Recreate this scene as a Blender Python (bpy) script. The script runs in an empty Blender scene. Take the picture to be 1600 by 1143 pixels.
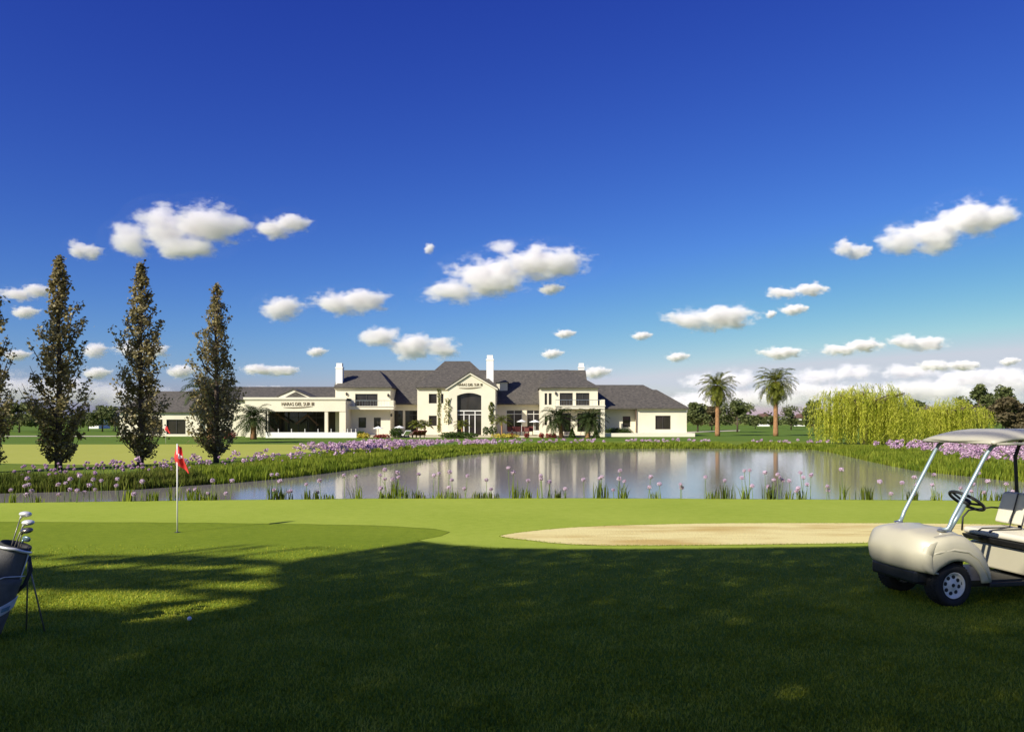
import bpy, bmesh, math, random
import numpy as np
from mathutils import Vector, Matrix, noise as mnoise

scene = bpy.context.scene
COL = scene.collection
F, HZ, CX, CAMH = 1244.4, 655.0, 800.0, 2.0     # focal length in photo pixels, horizon row, centre column, eye height

# ------------------------------------------------------------------ camera
cam_d = bpy.data.cameras.new("camera")
cam_d.sensor_width = 36.0
cam_d.lens = 36.0 * F / 1600.0
cam_d.shift_y = (HZ - 571.5) / 1600.0
cam_d.clip_start = 0.1
cam_d.clip_end = 40000
cam = bpy.data.objects.new("camera", cam_d)
COL.objects.link(cam)
cam.location = (0, 0, CAMH)
cam.rotation_euler = (math.radians(90), 0, 0)
scene.camera = cam

# ------------------------------------------------------------------ light
SUN_EL, SUN_AZ = math.radians(34), math.radians(45)     # azimuth: how far the sun stands to the left of straight behind the camera
TO_SUN = Vector((-math.sin(SUN_AZ) * math.cos(SUN_EL), -math.cos(SUN_AZ) * math.cos(SUN_EL), math.sin(SUN_EL)))
sun_d = bpy.data.lights.new("sun", "SUN")
sun_d.energy = 5.0
sun_d.angle = math.radians(0.5)
sun_d.color = (1.0, 0.945, 0.83)
sun = bpy.data.objects.new("sun", sun_d)
COL.objects.link(sun)
sun.location = (-40, -40, 60)
sun.rotation_euler = TO_SUN.to_track_quat('Z', 'Y').to_euler()

world = bpy.data.worlds.new("World")
scene.world = world
world.use_nodes = True
wn = world.node_tree.nodes
wl = world.node_tree.links
wn.clear()
w_out = wn.new("ShaderNodeOutputWorld")
w_bg = wn.new("ShaderNodeBackground")
w_sky = wn.new("ShaderNodeTexSky")
w_sky.sky_type = 'NISHITA'
w_sky.sun_disc = False
w_sky.sun_elevation = SUN_EL
w_sky.sun_rotation = math.atan2(TO_SUN.x, TO_SUN.y)
w_sky.air_density = 1.0
w_sky.dust_density = 0.6
w_sky.ozone_density = 3.0
# a deep polarised blue: each channel of the sky's own colour gets more contrast
w_sep = wn.new("ShaderNodeSeparateColor"); w_com = wn.new("ShaderNodeCombineColor")
wl.new(w_sky.outputs[0], w_sep.inputs[0])
for k, (gain, power) in enumerate(((0.80, 1.62), (1.30, 1.80), (1.17, 1.0))):
    m0 = wn.new("ShaderNodeMath"); m0.operation = 'MULTIPLY'; m0.inputs[1].default_value = 0.1
    mc = wn.new("ShaderNodeMath"); mc.operation = 'MINIMUM'; mc.inputs[1].default_value = (0.55, 0.68, 0.63)[k]     # the glare round the sun stays tame
    m1 = wn.new("ShaderNodeMath"); m1.operation = 'POWER'; m1.inputs[1].default_value = power
    m2 = wn.new("ShaderNodeMath"); m2.operation = 'MULTIPLY'; m2.inputs[1].default_value = gain * 10
    wl.new(w_sep.outputs[k], m0.inputs[0]); wl.new(m0.outputs[0], mc.inputs[0]); wl.new(mc.outputs[0], m1.inputs[0]); wl.new(m1.outputs[0], m2.inputs[0])
    last = m2
    if k == 0:                                  # pale haze low over the horizon
        m3 = wn.new("ShaderNodeMath"); m3.operation = 'POWER'; m3.inputs[1].default_value = 5.0
        m4 = wn.new("ShaderNodeMath"); m4.operation = 'MULTIPLY_ADD'; m4.inputs[1].default_value = 58.0
        wl.new(mc.outputs[0], m3.inputs[0]); wl.new(m3.outputs[0], m4.inputs[0]); wl.new(m2.outputs[0], m4.inputs[2]); last = m4
    wl.new(last.outputs[0], w_com.inputs[k])
wl.new(w_com.outputs[0], w_bg.inputs[0])
w_bg.inputs[1].default_value = 0.081
wl.new(w_bg.outputs[0], w_out.inputs[0])

scene.view_settings.view_transform = 'Standard'
scene.view_settings.look = 'None'
scene.view_settings.exposure = 0.3
scene.view_settings.gamma = 1.0
cy = scene.cycles
cy.max_bounces = 32
cy.diffuse_bounces = 3
cy.glossy_bounces = 3
cy.transmission_bounces = 6
cy.transparent_max_bounces = 24
cy.volume_bounces = 28
cy.caustics_reflective = False
cy.caustics_refractive = False

# ------------------------------------------------------------------ helpers
def W(px, py, Y):
    """photo pixel + distance -> point in the scene"""
    return Vector(((px - CX) / F * Y, Y, CAMH - (py - HZ) / F * Y))

def G(px, py, z=0.0):
    """photo pixel -> point on the ground"""
    Y = F * (CAMH - z) / (py - HZ)
    return Vector(((px - CX) / F * Y, Y, z))

def link(o, parent=None):
    COL.objects.link(o)
    if parent is not None:
        o.parent = parent
    return o

def tag(o, label=None, cat=None, group=None, kind=None):
    if label: o["label"] = label
    if cat: o["category"] = cat
    if group: o["group"] = group
    if kind: o["kind"] = kind
    return o

def empty(name, loc=(0, 0, 0), rz=0.0):
    o = bpy.data.objects.new(name, None)
    COL.objects.link(o)
    o.location = loc
    o.rotation_euler = (0, 0, rz)
    o.empty_display_size = 0.2
    return o

def copy_tree(o, parent=None, kids=None):
    c = o.copy()
    COL.objects.link(c)
    c.parent = parent
    for ch in list(o.children):
        copy_tree(ch, c)
    return c

class MB:
    """collects shapes; build() links them as one mesh object"""
    def __init__(self):
        self.V, self.F = [], []
    def add(self, V, Fc):
        n = len(self.V)
        self.V += [tuple(v) for v in V]
        self.F += [tuple(i + n for i in f) for f in Fc]
        return self
    def box(self, x0, x1, y0, y1, z0, z1):
        V = [(x0, y0, z0), (x1, y0, z0), (x1, y1, z0), (x0, y1, z0), (x0, y0, z1), (x1, y0, z1), (x1, y1, z1), (x0, y1, z1)]
        return self.add(V, [(0, 3, 2, 1), (4, 5, 6, 7), (0, 1, 5, 4), (1, 2, 6, 5), (2, 3, 7, 6), (3, 0, 4, 7)])
    def prism_y(self, poly, y0, y1):
        """polygon in (x, z), extruded from y0 to y1"""
        n = len(poly)
        V = [(p[0], y0, p[1]) for p in poly] + [(p[0], y1, p[1]) for p in poly]
        return self.add(V, [tuple(range(n)), tuple(range(2 * n - 1, n - 1, -1))] + [(i, (i + 1) % n, n + (i + 1) % n, n + i)[::-1] for i in range(n)])
    def tube(self, pts, rad, n=8, cap=True):
        pts = [Vector(p) for p in pts]
        if not isinstance(rad, (list, tuple)): rad = [rad] * len(pts)
        V, Fc = [], []
        prev = None
        for i, p in enumerate(pts):
            t = (pts[min(i + 1, len(pts) - 1)] - pts[max(i - 1, 0)])
            if t.length < 1e-9: t = Vector((0, 0, 1))
            t.normalize()
            if prev is None:
                a = t.orthogonal().normalized()
            else:
                a = prev - t * prev.dot(t)
                a = a.normalized() if a.length > 1e-6 else t.orthogonal().normalized()
            prev = a
            b = t.cross(a)
            for k in range(n):
                an = 2 * math.pi * k / n
                V.append(p + (a * math.cos(an) + b * math.sin(an)) * rad[i])
        for i in range(len(pts) - 1):
            for k in range(n):
                k2 = (k + 1) % n
                Fc.append((i * n + k, i * n + k2, (i + 1) * n + k2, (i + 1) * n + k))
        if cap:
            Fc.append(tuple(range(n - 1, -1, -1)))
            Fc.append(tuple(range((len(pts) - 1) * n, len(pts) * n)))
        return self.add(V, Fc)
    def lathe(self, prof, n=24, M=None, cap=True):
        """profile of (radius, z) turned about z; M places it"""
        V, Fc = [], []
        for r, z in prof:
            for k in range(n):
                an = 2 * math.pi * k / n
                v = Vector((r * math.cos(an), r * math.sin(an), z))
                V.append(M @ v if M else v)
        for i in range(len(prof) - 1):
            for k in range(n):
                k2 = (k + 1) % n
                Fc.append((i * n + k, i * n + k2, (i + 1) * n + k2, (i + 1) * n + k))
        if cap and prof[0][0] > 1e-4: Fc.append(tuple(range(n - 1, -1, -1)))
        if cap and prof[-1][0] > 1e-4: Fc.append(tuple(range((len(prof) - 1) * n, len(prof) * n)))
        return self.add(V, Fc)
    def ball(self, c, r, sub=2, M=None, jitter=0.0, seed=0):
        bm = bmesh.new()
        bmesh.ops.create_icosphere(bm, subdivisions=sub, radius=1.0)
        rr = random.Random(seed)
        V = []
        for v in bm.verts:
            q = Vector((v.co.x * r[0], v.co.y * r[1], v.co.z * r[2])) * (1 + jitter * rr.uniform(-1, 1))
            V.append((M @ q if M else q) + Vector(c))
        Fc = [tuple(v.index for v in f.verts) for f in bm.faces]
        bm.free()
        return self.add(V, Fc)
    def grid(self, rows):
        """rows of points of equal length -> a sheet"""
        m = len(rows[0])
        V = [p for r in rows for p in r]
        return self.add(V, [(i * m + j, i * m + j + 1, (i + 1) * m + j + 1, (i + 1) * m + j) for i in range(len(rows) - 1) for j in range(m - 1)])
    def build(self, name, m=None, parent=None, smooth=False, bevel=0.0, seg=2, solid=0.0, subsurf=0):
        me = bpy.data.meshes.new(name)
        me.from_pydata(self.V, [], self.F)
        me.update()
        if smooth:
            me.polygons.foreach_set("use_smooth", [True] * len(me.polygons))
        if m: me.materials.append(m)
        o = link(bpy.data.objects.new(name, me), parent)
        if solid:
            s = o.modifiers.new("solid", "SOLIDIFY"); s.thickness = solid; s.offset = 0
        if bevel:
            b = o.modifiers.new("bevel", "BEVEL"); b.width = bevel; b.segments = seg; b.limit_method = 'ANGLE'; b.angle_limit = math.radians(35)
        if subsurf:
            s = o.modifiers.new("sub", "SUBSURF"); s.levels = subsurf; s.render_levels = subsurf
        return o

def np_object(name, V, Q, m, parent=None, smooth=False):
    """numpy vertices (n,3) and faces (m,3 or 4) -> one mesh object"""
    me = bpy.data.meshes.new(name)
    V = np.asarray(V, dtype=np.float32); Q = np.asarray(Q, dtype=np.int32)
    k = Q.shape[1]
    me.vertices.add(len(V)); me.vertices.foreach_set("co", V.ravel())
    me.loops.add(Q.size); me.loops.foreach_set("vertex_index", Q.ravel())
    me.polygons.add(len(Q)); me.polygons.foreach_set("loop_start", np.arange(0, Q.size, k, dtype=np.int32))
    me.update(calc_edges=True)
    if smooth: me.polygons.foreach_set("use_smooth", [True] * len(Q))
    me.materials.append(m)
    return link(bpy.data.objects.new(name, me), parent)

def unit(a):
    return a / np.maximum(np.linalg.norm(a, axis=1, keepdims=True), 1e-9)

def leaves(C, length, width, rng, up=0.3, axis=None, tilt=1.0):
    """leaf shaped quads at the points C: returns (V, Q)"""
    n = len(C)
    nrm = rng.normal(size=(n, 3)); nrm[:, 2] = np.abs(nrm[:, 2]) + up
    nrm = unit(nrm)
    a = rng.normal(size=(n, 3)) if axis is None else axis + rng.normal(size=(n, 3)) * tilt
    a = unit(a - nrm * np.sum(a * nrm, axis=1, keepdims=True))
    b = np.cross(nrm, a)
    l = (length * rng.uniform(0.6, 1.3, n))[:, None] / 2
    w = (width * rng.uniform(0.6, 1.3, n))[:, None] / 2
    V = np.stack([C - a * l, C + b * w + nrm * w * 0.25, C + a * l, C - b * w + nrm * w * 0.25], axis=1).reshape(-1, 3)
    Q = np.arange(4 * n).reshape(n, 4)
    return V, Q

def merge(parts):
    Vs, Qs, k = [], [], 0
    for V, Q in parts:
        Vs.append(V); Qs.append(Q + k); k += len(V)
    return np.concatenate(Vs), np.concatenate(Qs)

# ------------------------------------------------------------------ materials
def new_mat(name):
    m = bpy.data.materials.new(name)
    m.use_nodes = True
    nt = m.node_tree
    return m, nt, nt.nodes["Principled BSDF"]

def rgb(c): return (c[0], c[1], c[2], 1.0)

def mat(name, col, rough=0.6, var=0.12, scale=8.0, bump=0.0, bump_scale=60.0, metal=0.0, spec=None, coat=0.0, detail=4.0):
    """a plain surface with small unevenness of colour and relief"""
    m, nt, p = new_mat(name)
    N, L = nt.nodes.new, nt.links.new
    tc = N("ShaderNodeTexCoord")
    nz = N("ShaderNodeTexNoise"); nz.inputs['Scale'].default_value = scale; nz.inputs['Detail'].default_value = detail
    L(tc.outputs['Object'], nz.inputs['Vector'])
    rp = N("ShaderNodeValToRGB")
    rp.color_ramp.elements[0].position = 0.3; rp.color_ramp.elements[1].position = 0.7
    rp.color_ramp.elements[0].color = rgb([c * (1 - var) for c in col])
    rp.color_ramp.elements[1].color = rgb([min(1, c * (1 + var)) for c in col])
    L(nz.outputs['Fac'], rp.inputs[0]); L(rp.outputs[0], p.inputs['Base Color'])
    p.inputs['Roughness'].default_value = rough
    p.inputs['Metallic'].default_value = metal
    if spec is not None: p.inputs['Specular IOR Level'].default_value = spec
    if coat: p.inputs['Coat Weight'].default_value = coat; p.inputs['Coat Roughness'].default_value = 0.08
    if bump:
        n2 = N("ShaderNodeTexNoise"); n2.inputs['Scale'].default_value = bump_scale; n2.inputs['Detail'].default_value = 3
        L(tc.outputs['Object'], n2.inputs['Vector'])
        bp = N("ShaderNodeBump"); bp.inputs['Strength'].default_value = bump; bp.inputs['Distance'].default_value = 0.02
        L(n2.outputs['Fac'], bp.inputs['Height']); L(bp.outputs[0], p.inputs['Normal'])
    return m

def leaf_mat(name, cols, trans=0.35, clump=0.6, rough=0.6):
    """leaves: each takes its own tone from the list; clumps vary too; light passes through"""
    m, nt, p = new_mat(name)
    N, L = nt.nodes.new, nt.links.new
    geo = N("ShaderNodeNewGeometry")
    tc = N("ShaderNodeTexCoord")
    nz = N("ShaderNodeTexNoise"); nz.inputs['Scale'].default_value = clump; nz.inputs['Detail'].default_value = 2
    L(tc.outputs['Object'], nz.inputs['Vector'])
    mx = N("ShaderNodeMath"); mx.operation = 'MULTIPLY_ADD'; mx.inputs[1].default_value = 0.6
    sub = N("ShaderNodeMath"); sub.operation = 'MULTIPLY_ADD'; sub.inputs[1].default_value = 1.2; sub.inputs[2].default_value = -0.4
    L(nz.outputs['Fac'], sub.inputs[0]); L(geo.outputs['Random Per Island'], mx.inputs[0]); L(sub.outputs[0], mx.inputs[2])
    rp = N("ShaderNodeValToRGB")
    e = rp.color_ramp.elements
    while len(e) < len(cols): e.new(0.5)
    for i, c in enumerate(cols):
        e[i].position = i / max(1, len(cols) - 1); e[i].color = rgb(c)
    L(mx.outputs[0], rp.inputs[0])
    L(rp.outputs[0], p.inputs['Base Color'])
    p.inputs['Roughness'].default_value = rough
    p.inputs['Specular IOR Level'].default_value = 0.12
    tr = N("ShaderNodeBsdfTranslucent"); L(rp.outputs[0], tr.inputs[0])
    ms = N("ShaderNodeMixShader"); ms.inputs[0].default_value = trans
    L(p.outputs[0], ms.inputs[1]); L(tr.outputs[0], ms.inputs[2])
    L(ms.outputs[0], nt.nodes["Material Output"].inputs[0])
    return m

def turf_mat(name, dark, light, fine=140.0, coarse=0.35, bump=0.5, patch=0.35, stretch=1.0):
    """mown grass: fine grain, soft patches, a nap of short blades"""
    m, nt, p = new_mat(name)
    N, L = nt.nodes.new, nt.links.new
    tc = N("ShaderNodeTexCoord")
    mp = N("ShaderNodeMapping"); mp.inputs['Scale'].default_value = (1.0, stretch, 1.0)
    L(tc.outputs['Object'], mp.inputs[0])
    n1 = N("ShaderNodeTexNoise"); n1.inputs['Scale'].default_value = fine; n1.inputs['Detail'].default_value = 3; n1.inputs['Roughness'].default_value = 0.7
    n2 = N("ShaderNodeTexNoise"); n2.inputs['Scale'].default_value = coarse; n2.inputs['Detail'].default_value = 5
    n3 = N("ShaderNodeTexNoise"); n3.inputs['Scale'].default_value = fine * 0.14; n3.inputs['Detail'].default_value = 4
    for n in (n1, n3): L(mp.outputs[0], n.inputs['Vector'])
    L(tc.outputs['Object'], n2.inputs['Vector'])
    a = N("ShaderNodeMath"); a.operation = 'MULTIPLY_ADD'; a.inputs[1].default_value = patch
    L(n2.outputs['Fac'], a.inputs[0])
    b = N("ShaderNodeMath"); b.operation = 'MULTIPLY_ADD'; b.inputs[1].default_value = 0.9; b.inputs[2].default_value = -0.2 - patch * 0.5
    L(n1.outputs['Fac'], b.inputs[0])
    c = N("ShaderNodeMath"); c.operation = 'MULTIPLY_ADD'; c.inputs[1].default_value = 0.5
    L(n3.outputs['Fac'], c.inputs[0]); L(b.outputs[0], c.inputs[2]); L(c.outputs[0], a.inputs[2])
    rp = N("ShaderNodeValToRGB")
    rp.color_ramp.elements[0].position = 0.15; rp.color_ramp.elements[1].position = 0.85
    rp.color_ramp.elements[0].color = rgb(dark); rp.color_ramp.elements[1].color = rgb(light)
    L(a.outputs[0], rp.inputs[0]); L(rp.outputs[0], p.inputs['Base Color'])
    p.inputs['Roughness'].default_value = 0.9
    p.inputs['Specular IOR Level'].default_value = 0.1
    bp = N("ShaderNodeBump"); bp.inputs['Strength'].default_value = bump; bp.inputs['Distance'].default_value = 0.03
    L(n1.outputs['Fac'], bp.inputs['Height']); L(bp.outputs[0], p.inputs['Normal'])
    return m

M = {}
M['rough'] = turf_mat("rough_turf", (0.10, 0.15, 0.014), (0.22, 0.28, 0.035), fine=110, patch=0.5)
M['fringe'] = turf_mat("bright_mown_turf", (0.25, 0.33, 0.028), (0.40, 0.46, 0.065), fine=32, patch=0.6, bump=0.35)
M['green'] = turf_mat("dense_mown_turf", (0.115, 0.175, 0.008), (0.26, 0.32, 0.024), fine=48, patch=0.6, bump=0.4)
M['far_green'] = turf_mat("pale_far_turf", (0.33, 0.35, 0.05), (0.45, 0.455, 0.095), fine=10, coarse=0.08, patch=0.5, bump=0.1)
M['far_rough'] = turf_mat("far_lawn_turf", (0.075, 0.14, 0.012), (0.15, 0.22, 0.03), fine=8, coarse=0.05, patch=0.6, bump=0.15)
M['stucco'] = mat("cream_stucco", (0.76, 0.70, 0.53), 0.85, 0.06, 0.6, 0.15, 30)
M['cornice'] = mat("cream_cornice", (0.78, 0.72, 0.57), 0.8, 0.04, 1.0)
M['chimney'] = mat("white_render", (0.88, 0.85, 0.78), 0.85, 0.04, 1.0)
M['dark_metal'] = mat("dark_window_metal", (0.05, 0.045, 0.04), 0.45, 0.1, 4)
M['white_frame'] = mat("white_window_frame", (0.70, 0.68, 0.62), 0.5, 0.05, 4)
M['gold'] = mat("bronze_lettering", (0.20, 0.15, 0.075), 0.6, 0.1, 6)
M['paving'] = mat("sandstone_paving", (0.55, 0.47, 0.34), 0.9, 0.12, 1.5)
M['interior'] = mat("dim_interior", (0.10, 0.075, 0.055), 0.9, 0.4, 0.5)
M['timber'] = mat("brown_timber", (0.13, 0.07, 0.04), 0.7, 0.25, 3)
M['bark'] = mat("grey_brown_bark", (0.10, 0.072, 0.05), 0.95, 0.3, 14, 0.6, 25)
M['palm_bark'] = mat("orange_brown_palm_bark", (0.33, 0.17, 0.075), 0.95, 0.3, 5, 0.8, 9)
M['white_cloth'] = mat("white_canvas", (0.85, 0.83, 0.78), 0.9, 0.04, 3)
M['red_cloth'] = mat("red_cloth", (0.15, 0.035, 0.03), 0.8, 0.15, 6)
M['steel'] = mat("grey_steel", (0.45, 0.46, 0.47), 0.35, 0.08, 10, metal=0.9)
M['white_paint'] = mat("white_paint", (0.80, 0.76, 0.72), 0.45, 0.05, 12)
M['flag_red'] = mat("red_flag_cloth", (0.62, 0.035, 0.03), 0.75, 0.12, 14)
M['sand'] = None

def glass_mat():
    m, nt, p = new_mat("dark_window_glass")
    p.inputs['Base Color'].default_value = (0.018, 0.018, 0.018, 1)
    p.inputs['Roughness'].default_value = 0.04
    p.inputs['Specular IOR Level'].default_value = 0.5
    N, L = nt.nodes.new, nt.links.new
    tc = N("ShaderNodeTexCoord"); nz = N("ShaderNodeTexNoise"); nz.inputs['Scale'].default_value = 0.9; nz.inputs['Detail'].default_value = 1
    L(tc.outputs['Object'], nz.inputs['Vector'])
    bp = N("ShaderNodeBump"); bp.inputs['Strength'].default_value = 0.05; bp.inputs['Distance'].default_value = 0.05
    L(nz.outputs['Fac'], bp.inputs['Height']); L(bp.outputs[0], p.inputs['Normal'])
    rp = N("ShaderNodeValToRGB"); rp.color_ramp.elements[0].color = (0.008, 0.008, 0.009, 1); rp.color_ramp.elements[1].color = (0.05, 0.042, 0.035, 1)
    L(nz.outputs['Fac'], rp.inputs[0]); L(rp.outputs[0], p.inputs['Base Color'])
    return m
M['glass'] = glass_mat()

def slate_mat():
    m, nt, p = new_mat("dark_roof_slate")
    N, L = nt.nodes.new, nt.links.new
    tc = N("ShaderNodeTexCoord")
    br = N("ShaderNodeTexNoise"); br.inputs['Scale'].default_value = 3.2; br.inputs['Detail'].default_value = 5; br.inputs['Roughness'].default_value = 0.75
    mp = N("ShaderNodeMapping"); mp.inputs['Scale'].default_value = (1, 1, 2.2)
    L(tc.outputs['Object'], mp.inputs[0]); L(mp.outputs[0], br.inputs['Vector'])
    rp = N("ShaderNodeValToRGB")
    rp.color_ramp.elements[0].position = 0.32; rp.color_ramp.elements[1].position = 0.70
    rp.color_ramp.elements[0].color = (0.036, 0.033, 0.028, 1); rp.color_ramp.elements[1].color = (0.15, 0.13, 0.104, 1)
    L(br.outputs['Fac'], rp.inputs[0]); L(rp.outputs[0], p.inputs['Base Color'])
    wv = N("ShaderNodeTexWave"); wv.wave_type = 'BANDS'; wv.bands_direction = 'Z'; wv.inputs['Scale'].default_value = 2.4; wv.inputs['Distortion'].default_value = 0.4
    L(tc.outputs['Object'], wv.inputs['Vector'])
    bp = N("ShaderNodeBump"); bp.inputs['Strength'].default_value = 0.5; bp.inputs['Distance'].default_value = 0.05
    L(wv.outputs['Fac'], bp.inputs['Height']); L(bp.outputs[0], p.inputs['Normal'])
    p.inputs['Roughness'].default_value = 0.8
    return m
M['slate'] = slate_mat()

def sand_mat():
    m, nt, p = new_mat("bunker_sand")
    N, L = nt.nodes.new, nt.links.new
    tc = N("ShaderNodeTexCoord")
    mp = N("ShaderNodeMapping"); mp.inputs['Rotation'].default_value = (0, 0, math.radians(-24)); mp.inputs['Scale'].default_value = (0.45, 1.8, 1)
    L(tc.outputs['Object'], mp.inputs[0])
    n1 = N("ShaderNodeTexNoise"); n1.inputs['Scale'].default_value = 0.8; n1.inputs['Detail'].default_value = 5; n1.inputs['Roughness'].default_value = 0.6
    L(mp.outputs[0], n1.inputs['Vector'])
    rp = N("ShaderNodeValToRGB")
    rp.color_ramp.elements[0].position = 0.33; rp.color_ramp.elements[1].position = 0.53
    rp.color_ramp.elements[0].color = (0.56, 0.39, 0.11, 1); rp.color_ramp.elements[1].color = (0.78, 0.66, 0.27, 1)
    L(n1.outputs['Fac'], rp.inputs[0]); L(rp.outputs[0], p.inputs['Base Color'])
    n2 = N("ShaderNodeTexNoise"); n2.inputs['Scale'].default_value = 25; n2.inputs['Detail'].default_value = 4
    L(tc.outputs['Object'], n2.inputs['Vector'])
    bp = N("ShaderNodeBump"); bp.inputs['Strength'].default_value = 0.5; bp.inputs['Distance'].default_value = 0.04
    L(n2.outputs['Fac'], bp.inputs['Height']); L(bp.outputs[0], p.inputs['Normal'])
    p.inputs['Roughness'].default_value = 0.95
    return m
M['sand'] = sand_mat()

def water_mat():
    m, nt, p = new_mat("pond_water")
    N, L = nt.nodes.new, nt.links.new
    p.inputs['Base Color'].default_value = (0.27, 0.24, 0.225, 1)
    p.inputs['Roughness'].default_value = 0.065
    p.inputs['IOR'].default_value = 1.33
    tc = N("ShaderNodeTexCoord")
    mp = N("ShaderNodeMapping"); mp.inputs['Scale'].default_value = (0.6, 2.0, 1)
    L(tc.outputs['Object'], mp.inputs[0])
    n1 = N("ShaderNodeTexNoise"); n1.inputs['Scale'].default_value = 8.0; n1.inputs['Detail'].default_value = 4
    L(mp.outputs[0], n1.inputs['Vector'])
    bp = N("ShaderNodeBump"); bp.inputs['Strength'].default_value = 0.05; bp.inputs['Distance'].default_value = 0.03
    L(n1.outputs['Fac'], bp.inputs['Height']); L(bp.outputs[0], p.inputs['Normal'])
    return m
M['water'] = water_mat()

# ------------------------------------------------------------------ ground, pond, mown areas, sand
WZ = -0.12                                          # water level
near_edge = [(-900, 789), (-300, 786.5), (0, 785), (300, 781), (600, 778), (900, 777.5), (1200, 779), (1450, 781), (1600, 782), (2000, 783)]
far_edge = [(2400, 762), (1900, 757), (1700, 751), (1600, 746), (1530, 739), (1450, 731), (1400, 722), (1350, 712), (1310, 704), (1280, 699.5), (1150, 697.5), (1000, 697.5),
            (860, 699.5), (760, 703), (700, 708), (650, 714), (580, 722), (500, 733), (430, 741), (320, 750), (200, 758), (80, 761), (0, 763), (-200, 766), (-600, 770)]
pond = [G(x, y) for x, y in near_edge] + [G(x, y) for x, y in far_edge]

def resample(loop, step):
    out = []
    n = len(loop)
    for i in range(n):
        a, b = loop[i], loop[(i + 1) % n]
        k = max(1, int((b - a).length / step))
        for j in range(k):
            out.append(a.lerp(b, j / k))
    return out
shore = []
for p in resample(pond, 0.8):
    d = p.y * 0.004
    shore.append(p + Vector((mnoise.noise(p * 0.9) * d, mnoise.noise(p * 0.7 + Vector((9, 3, 1))) * d, 0)))

bm = bmesh.new()
S = 6000.0
outer = [bm.verts.new(c) for c in ((-S, -S, 0), (S, -S, 0), (S, S, 0), (-S, S, 0))]
edges = [bm.edges.new((outer[i], outer[(i + 1) % 4])) for i in range(4)]
ring = [bm.verts.new(p) for p in shore]
edges += [bm.edges.new((ring[i], ring[(i + 1) % len(ring)])) for i in range(len(ring))]
bmesh.ops.triangle_fill(bm, use_beauty=True, use_dissolve=False, edges=edges)
cen = sum(shore, Vector()) / len(shore)
low = [bm.verts.new(p + Vector(((cen.x - p.x), (cen.y - p.y), 0)).normalized() * 0.35 + Vector((0, 0, -0.8))) for p in shore]
for i in range(len(ring)):
    j = (i + 1) % len(ring)
    bm.faces.new((ring[i], ring[j], low[j], low[i]))
for f in list(bm.faces):                            # the fill must leave the pond open
    c = f.calc_center_median()
bmesh.ops.recalc_face_normals(bm, faces=bm.faces)
me = bpy.data.meshes.new("ground"); bm.to_mesh(me); bm.free()
me.materials.append(M['rough'])
ground = link(bpy.data.objects.new("ground", me)); tag(ground, kind="structure")

def sheet(name, loop, z, m, inset=None):
    bm = bmesh.new()
    vs = [bm.verts.new((p.x, p.y, z)) for p in loop]
    es = [bm.edges.new((vs[i], vs[(i + 1) % len(vs)])) for i in range(len(vs))]
    bmesh.ops.triangle_fill(bm, use_beauty=True, use_dissolve=False, edges=es)
    for f in bm.faces:
        if f.normal.z < 0: f.normal_flip()
    me = bpy.data.meshes.new(name); bm.to_mesh(me); bm.free()
    me.materials.append(m)
    return tag(link(bpy.data.objects.new(name, me)), kind="structure")

wl_loop = [p + Vector(((p.x - cen.x), (p.y - cen.y), 0)).normalized() * 0.3 for p in shore]
sheet("pond_water", wl_loop, WZ, M['water'])

def smooth_loop(pts, k=6):
    """closed Catmull-Rom through photo pixels on the ground"""
    P = [Vector((x, y, 0)) for x, y in pts]
    n, out = len(P), []
    for i in range(n):
        p0, p1, p2, p3 = P[i - 1], P[i], P[(i + 1) % n], P[(i + 2) % n]
        for j in range(k):
            t = j / k
            out.append(0.5 * ((2 * p1) + (p2 - p0) * t + (2 * p0 - 5 * p1 + 4 * p2 - p3) * t * t + (3 * p1 - p0 - 3 * p2 + p3) * t ** 3))
    return out

# the bright mown fringe between pond and putting green
front = [(-900, 815), (-400, 814.5), (0, 815), (250, 816), (450, 818), (600, 821), (680, 826), (704, 831), (690, 837), (655, 844), (690, 850), (760, 855), (880, 857.5), (1050, 857), (1250, 854.5), (1400, 852), (1600, 850), (2300, 848)]
fl = [G(x, y) for x, y in front]
fr = resample(fl, 0.25)[: -1]
fr = [p for p in fr if p.y < 19][: ]
back = [G(x, y) + Vector((0, -0.12, 0)) for x, y in reversed(near_edge)]
fringe_loop = []
for i in range(len(fl) - 1):
    k = 8
    for j in range(k): fringe_loop.append(fl[i].lerp(fl[i + 1], j / k))
fringe_loop = [p + Vector((0, mnoise.noise(p * 2.5) * 0.03, 0)) for p in fringe_loop]
fringe_loop = fringe_loop + [fl[-1]] + back
sheet("bright_turf", fringe_loop, 0.004, M['fringe'])

green_px = [(-900, 815.6)] + [(x, y + 0.6) for x, y in front[1:7]] + [(702, 831.3), (688, 837.5), (652, 844.6), (692, 850.6), (762, 855.6), (882, 858.1), (1050, 857.6), (1250, 855.1), (1400, 852.6), (1600, 850.6), (2300, 848.6), (2600, 1000), (2400, 1300), (-800, 1300), (-1400, 1000)]
green_loop = [G(x, y) for x, y in green_px]
sheet("putting_green", [p + Vector((mnoise.noise(p * 2) * 0.03, mnoise.noise(p * 2.2) * 0.03, 0)) for p in resample(green_loop, 0.35)], 0.008, M['green'])

bunker_px = [(783, 839), (800, 834), (850, 828), (920, 823), (1010, 820), (1120, 818), (1260, 817.5), (1400, 818), (1560, 820), (1640, 826), (1600, 836), (1500, 843), (1360, 848.5), (1200, 851), (1050, 852.5), (940, 852.5), (880, 850), (830, 845)]
bl = smooth_loop(bunker_px, 5)
bunker_loop = [G(p.x, p.y) for p in bl]
sheet("sand_bunker", [p + Vector((0, mnoise.noise(p * 3) * 0.04, 0)) for p in bunker_loop], 0.012, M['sand'])

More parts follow.
